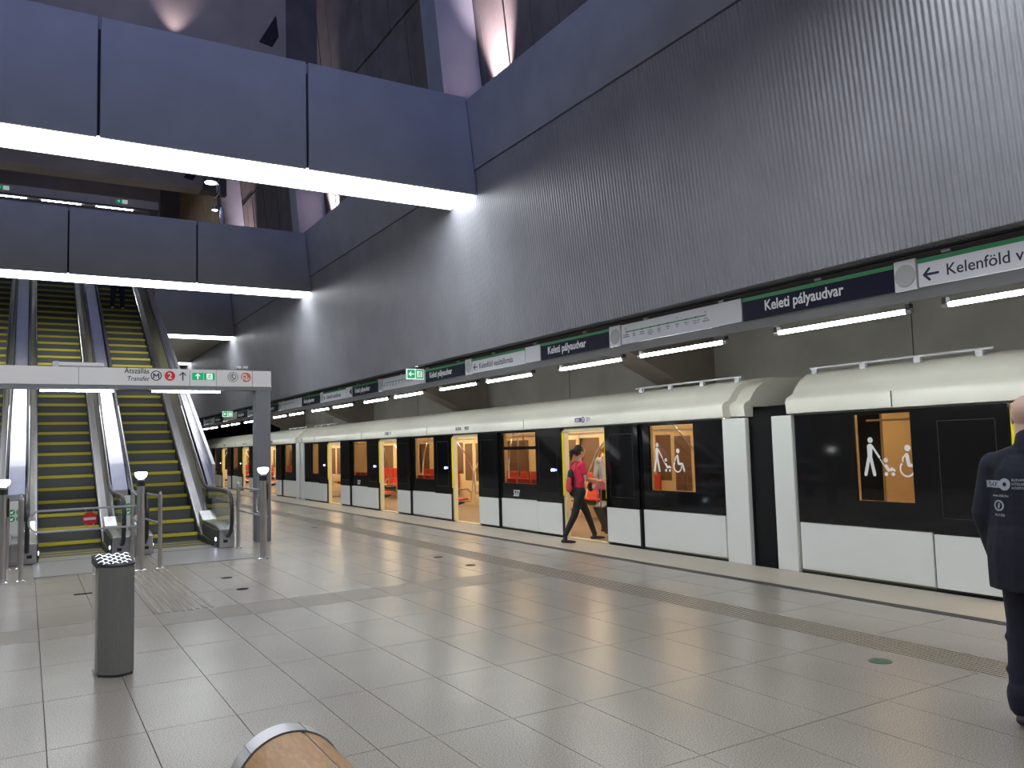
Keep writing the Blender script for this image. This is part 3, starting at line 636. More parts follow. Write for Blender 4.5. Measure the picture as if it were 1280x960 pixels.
def bellows(a, b, lab):
    t = thing('gangway_bellows', lab, 'gangway', (XC, (a + b) / 2, 0), 'black bellows between the cars')
    m = MB(); n = int((b - a) / .035)
    prof = lambda o: [(8.40 + o, -.1), (8.40 + o, 1.85 - o), (8.52 + o, 2.03 - o), (8.75, 2.1 - o), (mirx(8.75), 2.1 - o), (mirx(8.52 + o), 2.03 - o), (mirx(8.40 + o), 1.85 - o), (mirx(8.40 + o), -.1)]
    vs = []; P_ = [prof(.0 if i % 2 else .05) for i in range(n + 1)]; k = len(P_[0])
    for i in range(n + 1): vs += [(x, a + (b - a) * i / n, z) for x, z in P_[i]]
    fs = [(i * k + j, i * k + j + 1, (i + 1) * k + j + 1, (i + 1) * k + j) for i in range(n) for j in range(k - 1)]
    m.add(vs, fs).obj('folds', 'bellows', t)
    MB().box(8.9, a + .02, -.05, 10.26, b - .02, .0).obj('bridge_plate', 'dark_metal', t)
bellows(6.97, 8.05, 'black folded gangway bellows between the nearest and middle cars'); bellows(27.9, 28.73, 'black folded gangway bellows between the middle and farthest cars')
# posters seen through the open door
for y, z0, z1, m, lab in ((8.6, .95, 1.55, 'poster', 'dark poster on the far inner wall of the train, seen through the open door'),):
    tag(MB().box(10.815, y - .18, z0, 10.829, y + .18, z1).obj('poster', m), lab, 'poster')
# cable tray on the wall behind the train
tag(MB().box(11.55, -3, 2.05, 11.784, 44, 2.08).box(11.55, -3, 2.08, 11.57, 44, 2.16).box(11.60, -3, 2.3, 11.784, 44, 2.33).obj('cable_tray', 'dark_metal'), 'dark cable tray along the wall behind the train', 'cable tray')
# ------------------------------------------------------------------ escalators
SL = math.tan(math.radians(30))
def zs(y): return max(0, (y - 16.55) * SL) if y < 31.1 else 8.4
TOPY = 31.0
def sweep(prof, path):
    """profile [(x, dz)] swept along [(y, z)] as a closed solid"""
    m = MB(); n = len(prof); vs = [(x, y, z + dz) for y, z in path for x, dz in prof]
    fs = [(i * n + j, i * n + (j + 1) % n, (i + 1) * n + (j + 1) % n, (i + 1) * n + j) for i in range(len(path) - 1) for j in range(n)]
    fs += [tuple(range(n))[::-1], tuple((len(path) - 1) * n + j for j in range(n))]
    return m.add(vs, fs)
INC = [(17.0, zs(17.0)), (TOPY, (TOPY - 16.55) * SL)]
step0 = None
def escalator(x0, x1, lab, inner, outer_right=False, nsteps=36):
    global step0
    e = thing('escalator', lab, 'escalator', ((x0 + x1) / 2, 15.6, 0), 'three parallel escalators')
    for k in range(nsteps + 2):
        y = 15.6 + .4 * k; z = 0.004 if k < 3 else (y - 16.55) * SL
        if step0 is None:
            q = MB(); w = (x1 - x0) / 2 - .006
            q.box(-w, 0, -.03, w, .40, .0, 0).box(-w, .012, -.262, w, .05, -.03, 1)
            q.box(-w, -.004, -.052, w, .055, .0045, 2)
            for i in range(24): xx = -w + .02 + i * (2 * w - .04) / 24; q.box(xx, .05, .0, xx + .018, .40, .004, 0)
            step0 = q.obj('step', ['step_metal', 'riser_metal', 'yellow_paint'], e); o = step0
        else: o = step0.copy(); COL.objects.link(o); o.parent = e
        if k == 0: step_base = None
        o.location = ((x0 + x1) / 2 - LOC[e.name][0] + STEP_OFF[0], y - LOC[e.name][1] + STEP_OFF[1], z)
    MB().box(x0 - .1, 15.1, .002, x1 + .1, 15.6, .012).obj('comb_plate', 'plate_steel', e)
    m = MB(); 
    for i in range(20): xx = x0 + .02 + i * (x1 - x0 - .04) / 20; m.box(xx, 15.58, .002, xx + .02, 15.66, .014)
    m.obj('comb_teeth', 'yellow_paint', e, kind='stuff')
    for s, xe in ((-1, x0), (1, x1)):
        X = lambda d: xe + s * d
        P_ = [(15.35, 0), (16.55, 0), (TOPY, (TOPY - 16.55) * SL)]
        sweep([(X(0), -.28), (X(.015), -.28), (X(.015), .09), (X(0), .09)], P_).obj('skirt', 'rubber', e)
        MB().tube([(X(.02), 15.1, .01), (X(.02), 15.35, .05), (X(.02), 15.9, .1), (X(.02), 16.6, .13), (X(.02), TOPY, (TOPY - 16.55) * SL + .1)], .012, 8).obj('chrome_edge', 'chrome', e, smooth=True)
        D_ = [(16.35, .05), (16.75, .15), (TOPY, (TOPY - 16.55) * SL)]
        sweep([(X(.03), .06), (X(.13), .20), (X(.13), .16), (X(.03), .02)], D_).obj('inner_deck', 'steel_satin', e)
        sweep([(X(.135), .12), (X(.16), .84), (X(.15), .84), (X(.125), .12)], [(16.9, .25), (TOPY, (TOPY - 16.55) * SL)]).obj('steel_balustrade', 'steel_satin', e)
        # glass end panel
        g = [(16.9, .36), (17.25, .98), (15.2, .95), (14.75, .90), (14.62, .72), (14.68, .42), (14.95, .32)]
        MB().prism(g, 'x', min(X(.14), X(.15)), max(X(.14), X(.15))).obj('glass_panel', 'clear_glass', e)
        hp = [(15.05, .20), (14.80, .22), (14.62, .32), (14.54, .50), (14.53, .72), (14.60, .88), (14.78, .97), (15.1, .995), (16.6, .995), (17.0, 1.03), (17.35, 1.14), (17.7, 1.32)]
        off = 1.32 - (17.7 - 16.55) * SL * 1
        hp += [(y, (y - 16.55) * SL + .665 + .25 * min(1, (y - 17.7) / 3.)) for y in (18.2, 19, 20.7, 25, 29, 30.9)] + [(31.4, 9.27), (32.4, 9.32)]
        MB().tube([(X(.17), y, z) for y, z in hp], .034, 10).obj('handrail', 'rubber', e, smooth=True)
        MB().tube([(X(.17), y + (0 if y > 14.7 else .045), z - .036) for y, z in hp[3:]], .018, 8).obj('handrail_guide', 'chrome', e, smooth=True)
        b0, b1 = sorted((X(.035), X(.29)))
        MB().prism([(14.9, .01), (14.9, .33), (15.3, .38), (16.5, .40), (16.9, .55), (16.9, .01)], 'x', b0, b1).obj('newel_base', 'steel', e, bevel=.01)
        if s == inner or outer_right or True:
            MB().box(min(X(.10), X(.17)), 14.885, .10, max(X(.10), X(.17)), 14.899, .15).obj('sensor', 'rubber', e)
        MB().prism([(15.0, .02), (15.0, .30), (16.4, .33), (16.4, .02)], 'x', min(X(.018), X(.034)), max(X(.018), X(.034))).obj('curved_skirt_panel', 'dark_metal', e)
        MB().lathe([(.03, 0), (.026, s * -.012)], (X(.016), 15.12, .15), 14, ax='x').obj('entry_light', 'white_led', e)
    return e
STEP_OFF = (0, 0)
def esc_wrap(x0, x1, *a, **k):
    global STEP_OFF
    # the shared step mesh is stored relative to the first escalator
    STEP_OFF = (STEP0[0], STEP0[1]) if step0 else (0, 0)
    return escalator(x0, x1, *a, **k)
STEP0 = (0, 0)
# the step mesh is defined around its own nose, so undo the parent offset kept in finish()
_first = (0.69, 15.6)
STEP0 = _first; STEP_OFF = _first
E1 = escalator(.19, 1.19, 'centre escalator behind the closed swing gate with the no-entry sign', 1)
E2 = escalator(1.87, 2.87, 'right escalator, leading up to the person standing near its top', 1)
E3 = escalator(-1.49, -.49, 'left escalator cut off by the left picture edge', 1, nsteps=36)
def mid_deck(x0, x1, lab):
    t = thing('escalator_deck', lab, 'cladding', ((x0 + x1) / 2, 15, 0), 'steel decks between escalators')
    sweep([(x0, .70), (x1, .70), (x1, .80), (x0, .80)], [(17.1, .22), (17.9, .72), (TOPY, (TOPY - 16.55) * SL)]).obj('deck', 'steel_satin', t)
    sweep([(x0 + .01, -.35), (x1 - .01, -.35), (x1 - .01, .69), (x0 + .01, .69)], [(17.15, .25), (TOPY, (TOPY - 16.55) * SL)]).obj('filler', 'dark_metal', t)
    MB().box(x0 + .0, 14.95, .0, x1 - .0, 17.05, .34).obj('low_box', 'steel', t, bevel=.01)
    MB().box(x0 + .005, 16.2, .345, x1 - .005, 16.22, .95).obj('sign_plate', 'gantry_white', t)
    F = Flat(((x0 + x1) / 2, 16.199, .70), (1, 0, 0), V, .003)
    for a in (-.055, .055):
        for b in (-.055, .06): F.disc(a, b, .048, 0); F.line(a - .02, b - .02, a + .02, b + .015, .01, 1, .003); F.line(a - .02, b + .01, a + .01, b - .02, .008, 1, .003)
    F.obj('safety_stickers', ['sticker_green', 'exit_white'], t)
mid_deck(1.40, 1.66, 'steel deck between the centre and right escalators'); mid_deck(-.28, -.02, 'steel deck between the left and centre escalators')
o = sweep([(3.12, .55), (3.26, .55), (3.26, .78), (3.12, .80)], [(17.1, .22), (17.9, .72), (TOPY, (TOPY - 16.55) * SL)]); o.add(*[(lambda m: (m.v, m.f))(sweep([(3.2, -.8), (3.26, -.8), (3.26, .545), (3.2, .545)], [(17.15, .9), (TOPY, (TOPY - 16.55) * SL)]))][0])
tag(o.obj('escalator_cladding', 'steel_satin'), 'steel outer cladding along the right side of the right escalator', 'cladding')
st(sweep([(-1.8, -.85), (3.19, -.85), (3.19, -.35), (-1.8, -.35)], [(18.2, .95), (TOPY, (TOPY - 16.55) * SL)]).obj('trim_4', 'dark_metal'))
for a, b, lab in ((.10, 1.28, 'pale steel landing plate before the centre escalator'), (1.78, 3.12, 'pale steel landing plate before the right escalator'), (-1.58, -.40, 'pale steel landing plate before the left escalator')):
    tag(MB().box(a, 13.2, .001, b, 15.08, .008).obj('landing_plate', 'plate_steel'), lab, 'floor plate', 'landing plates')

# ------------------------------------------------------------------ gates and posts
def post(x, y, h, lab, big=False, lamp=False):
    t = thing('barrier_post', lab, 'post', (x, y, 0), 'steel posts before the escalators')
    r = .055 if big else .03
    MB().lathe([(r + .035, .001), (r + .035, .012), (r + .005, .03)], (x, y, 0), 18).obj('foot', 'chrome', t, smooth=True)
    MB().lathe([(r, .03), (r, h)], (x, y, 0), 18).obj('pole', 'steel', t, smooth=True)
    if big:
        MB().lathe([(r + .004, h), (r + .004, h + .075)], (x, y, 0), 18).obj('black_collar', 'rubber', t, smooth=True)
        MB().lathe([(r * .9, h + .075), (r * .9, h + .10)], (x, y, 0), 18).obj('neck', 'steel', t, smooth=True)
        if lamp: MB().lathe([(.035, h + .101), (.07, h + .13), (.085, h + .17), (.08, h + .20), (.03, h + .205)], (x, y, 0), 20).obj('lamp_globe', 'lamp_globe', t, smooth=True)
        MB().box(x + r, y - .02, h - .30, x + r + .018, y + .02, h - .05).obj('hinge_bar', 'rubber', t)
    else: MB().lathe([(r * .9, h), (r * .5, h + .03), (r * .6, h + .045)], (x, y, 0), 14).obj('cap', 'steel', t, smooth=True)
    return t
def rails(x0, y0, x1, y1, r0, r1, lab, zz=(1.06, .66)):
    d = Vector((x1 - x0, y1 - y0, 0)).normalized(); a = Vector((x0, y0, 0)) + d * r0; b = Vector((x1, y1, 0)) - d * r1
    t = thing('guard_rail', lab, 'rail', tuple((a + b) / 2), 'rails between the posts')
    for z in zz: MB().tube([(a.x, a.y, z), (b.x, b.y, z)], .016, 10).obj('rail', 'steel', t, smooth=True)
def gate(hx, hy, ang, L, lab):
    t = thing('swing_gate', lab, 'gate', (hx, hy, 0), 'swing gates with no-entry discs')
    c, s = math.cos(ang), math.sin(ang); Q = lambda u, z: (hx + c * u, hy + s * u, z); z0, z1, r = .645, .935, .13
    m = MB(); path = [Q(.06, z1), Q(L - r, z1)] + [Q(L - r + r * math.sin(a), (z0 + z1) / 2 + (z1 - z0) / 2 * math.cos(a)) for a in [PI * i / 8 for i in range(1, 8)]] + [Q(L - r, z0), Q(.06, z0)]
    m.tube(path, .014, 8).obj('loop', 'steel', t, smooth=True)
    u0 = L * .47
    F = Flat(Q(u0, .79), (c if c > 0 else -c, s if c > 0 else -s, 0), V, .004) if abs(c) > .3 else Flat(Q(u0, .79), (0, -1, 0), V, .004)
    F.disc(0, 0, .095, 0, 0, 28); F.rect(-.075, -.018, .075, .018, 1, .004); F.obj('no_entry_sign', ['red', 'gantry_white'], t)
    m = MB()
    for q in (-.05, .05): m.tube([Q(u0 + q, z0 + .012), Q(u0 + q, .72)], .006, 6).tube([Q(u0 + q, .86), Q(u0 + q, z1 - .012)], .006, 6)
    m.obj('sign_bracket', 'steel', t)
post(1.43, 12.95, 1.215, 'lamp-topped steel post at the hinge of the closed gate, centre', True, True)
post(3.18, 12.95, 1.215, 'lamp-topped steel post right of the right escalator entrance', True, True)
post(-.27, 12.95, 1.18, 'lamp-topped steel post cut by the left picture edge', True, True)
post(1.69, 12.95, 1.08, 'thin steel post right of the centre lamp post'); post(-.05, 12.95, 1.10, 'thin steel post at the latch end of the closed gate')
post(1.47, 14.42, 1.08, 'thin steel post behind the centre lamp post, left one'); post(1.60, 14.42, 1.08, 'thin steel post behind the centre lamp post, right one')
post(-.24, 14.42, 1.08, 'thin back steel post at the far left, left one'); post(-.07, 14.42, 1.08, 'thin back steel post at the far left, right one'); post(3.18, 14.7, 1.12, 'thin steel post beside the gantry column')
rails(1.43, 12.95, 1.47, 14.42, .06, .03, 'two rails behind the centre lamp post'); rails(1.69, 12.95, 1.60, 14.42, .03, .03, 'two rails behind the thin post right of centre')
rails(-.27, 12.95, -.24, 14.42, .06, .03, 'two rails behind the far-left lamp post'); rails(-.05, 12.95, -.07, 14.42, .03, .03, 'two rails behind the latch post at far left')
rails(3.18, 12.95, 3.18, 14.7, .06, .03, 'two rails between the right lamp post and the thin post')
gate(1.43, 12.95, PI, 1.40, 'closed swing gate with red no-entry disc across the centre escalator')
gate(3.25, 12.95, math.radians(84), 1.30, 'open swing gate seen edge-on beside the right lamp post')

# ------------------------------------------------------------------ sign gantries
def gantry(y, dz, xr, lab, full=True, cy=0):
    t = thing('sign_gantry', lab, 'gantry', ((xr - 2.57) / 2, y, dz)); z0 = dz
    J = [-2.57, -1.3, .73, 2.50, 2.96, 3.60]
    for a, b in zip(J, J[1:]): MB().box(a + .004, y, z0 + 2.885, b - .004, y + .02, z0 + 3.185).obj('front_panel', 'gantry_white', t)
    MB().prism([(3.604, y), (xr - .04, y), (xr - .01, y + .03), (xr, y + .08), (xr, y + .30), (3.604, y + .30)], 'z', z0 + 2.885, z0 + 3.185).obj('end_panel', 'gantry_white', t)
    MB().box(-2.56, y + .021, z0 + 2.89, 3.60, y + .30, z0 + 3.18).box(-2.57, y + .01, z0 + 2.82, xr, y + .30, z0 + 2.884).obj('beam', 'gantry_grey', t)
    for xa in (xr - .30, -2.56): MB().box(xa, y + .01, z0 + .001, xa + .27, y + .28, z0 + 2.819).obj('column', 'gantry_grey', t, bevel=.01)
    return t
g = gantry(15.45, 0, 3.97, 'white sign gantry on grey columns before the escalators')
F = Flat((0, 15.449, 3.06), (1, 0, 0), V, .002)
F.ring(1.94, 0, .074, .09, 0, 0, 32)
for q in ((1.90, -.04, 1.90, .035), (1.98, -.04, 1.98, .035), (1.90, .035, 1.94, -.01), (1.98, .035, 1.94, -.01)): F.line(*q, .02, 0)
for q in ((1.885, -.04, 1.91, -.04), (1.97, -.04, 1.995, -.04)): F.line(*q, .01, 0)
PM = ['sign_ink', 'red', 'exit_green', 'exit_white', 'orange']; N_ = lambda: Flat((0, 15.449, 3.06), (1, 0, 0), V, .002)
F.mb.obj('metro_symbol', PM, g); F = N_(); F.disc(2.165, 0, .088, 1, 0, 30); F.mb.obj('line_number_disc', PM, g); F = N_(); F.line(2.38, -.075, 2.38, .06, .02, 0); F.line(2.38, .065, 2.33, .015, .018, 0); F.line(2.38, .065, 2.43, .015, .018, 0); F.mb.obj('up_arrow', PM, g); F = N_()
F.rect(2.54, -.065, 2.73, .065, 2); F.rect(2.74, -.065, 2.93, .065, 2); F.line(2.635, -.045, 2.635, .04, .022, 3, .002); F.line(2.635, .045, 2.60, .01, .016, 3, .002); F.line(2.635, .045, 2.67, .01, .016, 3, .002)
F.mb.obj('exit_plate', PM, g)
F = Flat((2.835, 15.447, 3.06), (1, 0, 0), V, .001); runner(F, 0, 0, .055, 1); F.mb.obj('exit_figure', ['exit_green', 'exit_white'], g)
F = Flat((0, 15.449, 3.06), (1, 0, 0), V, .002)
F.ring(3.25, 0, .083, .092, 0, 0, 32); F.ring(3.25, 0, .045, .056, 0, 0, 20, PI * .55, PI * 1.5); F.ring(3.25, 0, .045, .056, 0, 0, 20, -PI * .45, PI * .4)
F.line(3.25, .045, 3.23, 0, .014, 0); F.line(3.23, 0, 3.28, -.035, .014, 0); F.line(3.25, .07, 3.25, .055, .01, 0); F.line(3.25, -.055, 3.25, -.07, .01, 0)
F.mb.obj('clock_symbol', ['sign_ink', 'orange', 'gantry_white'], g); F = N_(); F.disc(3.485, 0, .09, 1, 0, 30); F.ring(3.46, .015, .022, .045, 2, .002, 16, 0, PI); F.line(3.427, .015, 3.427, -.055, .022, 2, .002)
F.line(3.495, .015, 3.495, -.03, .022, 2, .002, False); F.line(3.495, -.06, 3.455, -.02, .02, 2, .002); F.line(3.495, -.06, 3.54, -.02, .02, 2, .002)
F.mb.obj('transfer_symbol', ['sign_ink', 'orange', 'gantry_white'], g)
text('2', .15, (2.165, 15.446, 3.01), (1, 0, 0), V, 'gantry_white', g, align='CENTER', bold=.003)
text('Átszállás', .125, (1.83, 15.449, 3.095), (1, 0, 0), V, 'sign_ink', g, align='RIGHT', bold=.0015, sx=.92)
text('Transfer', .115, (1.83, 15.449, 2.965), (1, 0, 0), (.18, 0, 1), 'sign_ink', g, align='RIGHT', sx=.92, bold=.001)
def gtube(x0, x1, y, z, lab):
    t = thing('gantry_lamp', lab, 'lamp', ((x0 + x1) / 2, y, z), 'slim lamps under the gantry')
    MB().tube([(x0, y, z), (x1, y, z)], .017, 10).obj('glass_tube', 'tube_light', t, smooth=True); MB().box(x0, y - .03, z + .018, x1, y + .03, z + .03).obj('reflector', 'gantry_grey', t)
gtube(.17, 1.27, 15.52, 2.785, 'slim lamp under the gantry above the centre escalator'); gtube(1.88, 3.04, 15.52, 2.785, 'slim lamp under the gantry above the right escalator'); gtube(-1.6, -.4, 15.52, 2.785, 'slim lamp under the gantry beyond the left picture edge')
t = thing('camera_box', 'flat pale camera housing lying on top of the gantry', 'camera', (.73, 15.6, 3.186))
MB().box(.34, 15.52, 3.20, 1.12, 15.72, 3.27).obj('case', 'gantry_white', t, bevel=.008); MB().box(.36, 15.51, 3.187, .44, 15.53, 3.28).box(1.08, 15.53, 3.187, 1.1, 15.71, 3.2).box(.36, 15.53, 3.187, .38, 15.71, 3.2).obj('bracket', 'sign_panel_grey', t)
for i, x in enumerate((3.38, 3.50)):
    t = thing('camera', 'tiny white camera on top of the gantry, ' + ('left' if i == 0 else 'right') + ' of two', 'camera', (x, 15.58, 3.186))
    MB().box(x - .04, 15.52, 3.235, x + .04, 15.68, 3.275).obj('body', 'sign_white', t); MB().box(x - .01, 15.58, 3.187, x + .01, 15.62, 3.234).obj('foot', 'grey_paint', t)
g2 = gantry(32.0, 7.87, 4.07, 'upper sign gantry with three lamps, seen between the first two crossbeams')
for i, (a, b) in enumerate(((-1.2, -.15), (.31, 1.52), (2.0, 3.2))): gtube(a, b, 32.07, 7.87 + 2.785, ('left', 'middle', 'right')[i] + ' slim lamp under the distant upper gantry')
for i, x in enumerate((-.85, 2.83)):
    F = Flat((x, 31.998, 10.92), (1, 0, 0), V, .003); F.rect(-.19, -.07, -.01, .07, 0); F.rect(.01, -.07, .19, .07, 1); F.line(-.1, -.04, -.1, .04, .02, 1, .003); F.line(-.1, .045, -.13, .01, .02, 1, .003); F.line(-.1, .045, -.07, .01, .02, 1, .003)
    F.mb.obj('exit_sign', ['exit_green', 'exit_white'], g2)

# ------------------------------------------------------------------ litter bin
b = thing('litter_bin', 'slim grey steel litter bin with a chrome slotted top', 'bin', (.6, 6.98, 0))
front = [(.478 + .246 * i / 10, 6.97 - .075 * math.sin(PI * (i / 10)) - .04 * i / 10) for i in range(11)]
plan = front + [(.715, 7.22), (.455, 7.24)]
MB().prism([(x * .96 + .6 * .04, y * .96 + 7.05 * .04) for x, y in plan], 'z', 0.0, .02).obj('plinth', 'rubber', b)
MB().prism(front + [(.722, 6.95), (.48, 6.99)], 'z', .02, .815).obj('front_shell', 'bin_grey', b)
MB().prism([(.462, 6.995), (.715, 6.955), (.715, 7.22), (.455, 7.24)], 'z', .02, .812).obj('body', 'chrome', b)
m = MB(); tp = [(x - .004 if x < .6 else x + .004, y - .004) for x, y in front] + [(.722, 7.228), (.448, 7.248)]
n = len(tp); zt = lambda y: .83 + (y - 6.87) * .14
m.add([(x, y, .816) for x, y in tp] + [(x, y, zt(y)) for x, y in tp], [tuple(range(n))[::-1], tuple(range(n, 2 * n))] + [(i, (i + 1) % n, n + (i + 1) % n, n + i) for i in range(n)])
m.obj('top_plate', 'dark_metal', b, bevel=.003)
m = MB()
for r_ in range(6):
    for c_ in range(4 if r_ % 2 else 3):
        cx_ = .50 + c_ * .062 + (0 if r_ % 2 else .031); cy_ = 6.93 + r_ * .053; zz = zt(cy_) + .002
        if cx_ > .7: continue
        vs = [(cx_ + .030 * math.cos(a), cy_ + .022 * math.sin(a), zz) for a in [2 * PI * i / 10 for i in range(10)]] + [(cx_ + .012 * math.cos(a), cy_ + .006 + .010 * math.sin(a), zz + .012) for a in [2 * PI * i / 10 for i in range(10)]]
        m.add(vs, [tuple(range(10))[::-1], tuple(range(10, 20))] + [(i, (i + 1) % 10, 10 + (i + 1) % 10, 10 + i) for i in range(10)])
m.obj('chrome_scoops', 'chrome', b, smooth=True, kind='stuff')

# ------------------------------------------------------------------ round wooden bench roll at the bottom edge
CX, CZ, CR, CY = .825, .447, .196, 3.10
b = thing('bench', 'round wooden bench roll with a steel end band, cut by the bottom edge', 'bench', (CX, 2.2, 0))
def arcshell(a0, a1, r0, r1, y0, y1, seg=20):
    m = MB(); A_ = [a0 + (a1 - a0) * i / seg for i in range(seg + 1)]
    pts = [(CX + r1 * math.cos(a), CZ + r1 * math.sin(a)) for a in A_] + [(CX + r0 * math.cos(a), CZ + r0 * math.sin(a)) for a in A_[::-1]]
    return m.prism(pts, 'y', y0, y1)
sa = math.radians(76)
arcshell(sa + .035, math.radians(222), CR - .03, CR, 1.2, CY - .105, 24).obj('wood_shell', 'wood', b, smooth=True)
arcshell(math.radians(-42), sa - .035, CR - .03, CR, 1.2, CY - .105, 24).obj('wood_shell', 'wood', b, smooth=True)
arcshell(sa - .030, sa + .030, CR - .03, CR - .004, 1.2, CY - .105, 4).obj('steel_strip', 'steel_satin', b)
MB().lathe([(CR - .005, CY - .104), (CR + .006, CY - .10), (CR + .006, CY - .004), (CR, CY), (CR - .02, CY)], (CX, 0, CZ), 48, ax='y').obj('end_band', 'steel_satin', b, smooth=True)
for i in range(6):
    a = math.radians(60 * i + 12); MB().tube([(CX + (CR + .007) * math.cos(a), CY - .10, CZ + (CR + .007) * math.sin(a)), (CX + (CR + .007) * math.cos(a), CY - .004, CZ + (CR + .007) * math.sin(a))], .002, 6).obj('band_joint', 'chrome', b)
MB().lathe([(CR - .035, 1.2), (CR - .035, CY - .11)], (CX, 0, CZ), 32, ax='y').obj('core', 'dark_metal', b, smooth=True)
for y in (1.5, 2.7):
    MB().box(CX - .03, y - .06, .012, CX + .03, y + .06, CZ - CR + .045).obj('leg', 'steel', b); MB().box(CX - .1, y - .1, .0, CX + .1, y + .1, .011).obj('foot_plate', 'steel', b)
# ------------------------------------------------------------------ people
def capsule(m, p0, p1, r0, r1, side=(1, 0, 0), flat=1.0, seg=14, mi=0):
    """tapered round-ended limb; flat scales the section at right angles to 'side'"""
    p0, p1 = Vector(p0), Vector(p1); t = p1 - p0; L = t.length; t = t / L if L > 1e-6 else Vector((0, 0, 1))
    a = Vector(side); a = a - t * a.dot(t)
    if a.length < 1e-3: a = Vector((0, 1, 0)) - t * t.y
    a.normalize(); b = t.cross(a); rings = []
    for i in range(5): q = -PI / 2 + PI / 2 * i / 4.0; rings.append((p0 + t * (r0 * math.sin(q)), r0 * math.cos(q)))
    for i in range(1, 5): q = PI / 2 * i / 4.0 - 0; rings.append((p1 + t * (r1 * math.sin(q - 0)), r1 * math.cos(q)))
    rings.insert(5, (p1, r1)); vs = []
    for c, r in rings: r = max(r, 1e-4); vs += [c + a * (r * math.cos(2 * PI * k / seg)) + b * (r * flat * math.sin(2 * PI * k / seg)) for k in range(seg)]
    n = len(rings); fs = [(i * seg + k, i * seg + (k + 1) % seg, (i + 1) * seg + (k + 1) % seg, (i + 1) * seg + k) for i in range(n - 1) for k in range(seg)]
    fs += [tuple(range(seg))[::-1], tuple((n - 1) * seg + k for k in range(seg))]; m.add(vs, fs, mi)
def blob(m, c, rx, ry, rz, fr=None, seg=16):
    """ellipsoid in frame fr = (x axis, y axis, z axis)"""
    X, Y, Z = fr or (Vector((1, 0, 0)), Vector((0, 1, 0)), Vector((0, 0, 1))); c = Vector(c); vs = []; h = seg // 2
    for i in range(1, h):
        q = -PI / 2 + PI * i / h
        vs += [c + X * (rx * math.cos(q) * math.cos(2 * PI * k / seg)) + Y * (ry * math.cos(q) * math.sin(2 * PI * k / seg)) + Z * (rz * math.sin(q)) for k in range(seg)]
    n = h - 1; fs = [(i * seg + k, i * seg + (k + 1) % seg, (i + 1) * seg + (k + 1) % seg, (i + 1) * seg + k) for i in range(n - 1) for k in range(seg)]
    vs += [c - Z * rz, c + Z * rz]; b = n * seg
    fs += [((k + 1) % seg, k, b) for k in range(seg)] + [((n - 1) * seg + k, (n - 1) * seg + (k + 1) % seg, b + 1) for k in range(seg)]
    m.add(vs, fs)
def fuse(m, name, matn, parent, voxel=.009, smooth=4):
    """one continuous surface from overlapping volumes"""
    me = bpy.data.meshes.new('t'); me.from_pydata([tuple(v) for v in m.v], [], m.f); o = bpy.data.objects.new('t', me); COL.objects.link(o)
    bm = bmesh.new(); bm.from_mesh(me); bmesh.ops.recalc_face_normals(bm, faces=bm.faces); bm.to_mesh(me); bm.free()
    r = o.modifiers.new('r', 'REMESH'); r.mode = 'VOXEL'; r.voxel_size = voxel; r.adaptivity = 0
    s = o.modifiers.new('s', 'SMOOTH'); s.iterations = smooth; s.factor = .5
    dg = bpy.context.evaluated_depsgraph_get(); dg.update(); e = bpy.data.meshes.new_from_object(o.evaluated_get(dg))
    bpy.data.objects.remove(o)
    base = Vector(LOC.get(parent.name, (0, 0, 0))) if parent else Vector((0, 0, 0)); e.transform(Matrix.Translation(-base)); e.name = name
    e.materials.clear(); e.materials.append(MATS[matn]); e.polygons.foreach_set('use_smooth', [True] * len(e.polygons)); e.polygons.foreach_set('material_index', [0] * len(e.polygons))
    q = bpy.data.objects.new(name, e); COL.objects.link(q); q.parent = parent; LOC[q.name] = tuple(base); return q
mat('skin', (.55, .33, .24), .5); mat('skin_pale', (.60, .40, .32), .5); mat('hair_black', (.012, .009, .008), .45, ns=80, na=.3, bump=.4, bs=150)
mat('hair_blonde', (.36, .20, .08), .5, ns=60, na=.25, bump=.4, bs=120); mat('shirt_pink', (.78, .03, .09), .7, bump=.2, bs=60); mat('cloth_black', (.012, .012, .014), .75, bump=.2, bs=70)
mat('shirt_blue', (.42, .50, .62), .75, bump=.25, bs=50); mat('jacket_navy', (.004, .006, .018), .8, ns=9, na=.25, bump=.5, bs=22); mat('trousers_navy', (.006, .007, .022), .8, bump=.4, bs=25)
mat('bag_red', (.62, .04, .05), .6); mat('shoe_dark', (.02, .016, .02), .5); mat('shoe_light', (.85, .62, .6), .5); mat('case_black', (.02, .02, .024), .4); mat('pink_bag', (.55, .12, .26), .6)
mat('eye_white', (.8, .8, .8), .3); mat('eye_dark', (.02, .015, .01), .3); mat('lips', (.45, .12, .11), .5); mat('jeans', (.015, .022, .05), .8, bump=.2, bs=60); mat('grey_text', (.34, .36, .42), .7)
class Fig:
    def __init__(s, loc, heading):
        s.o = Vector(loc); s.f = Vector((math.cos(heading), math.sin(heading), 0)); s.r = Vector((math.sin(heading), -math.cos(heading), 0)); s.u = Vector((0, 0, 1))
    def __call__(s, r, f, z): return s.o + s.r * r + s.f * f + s.u * z
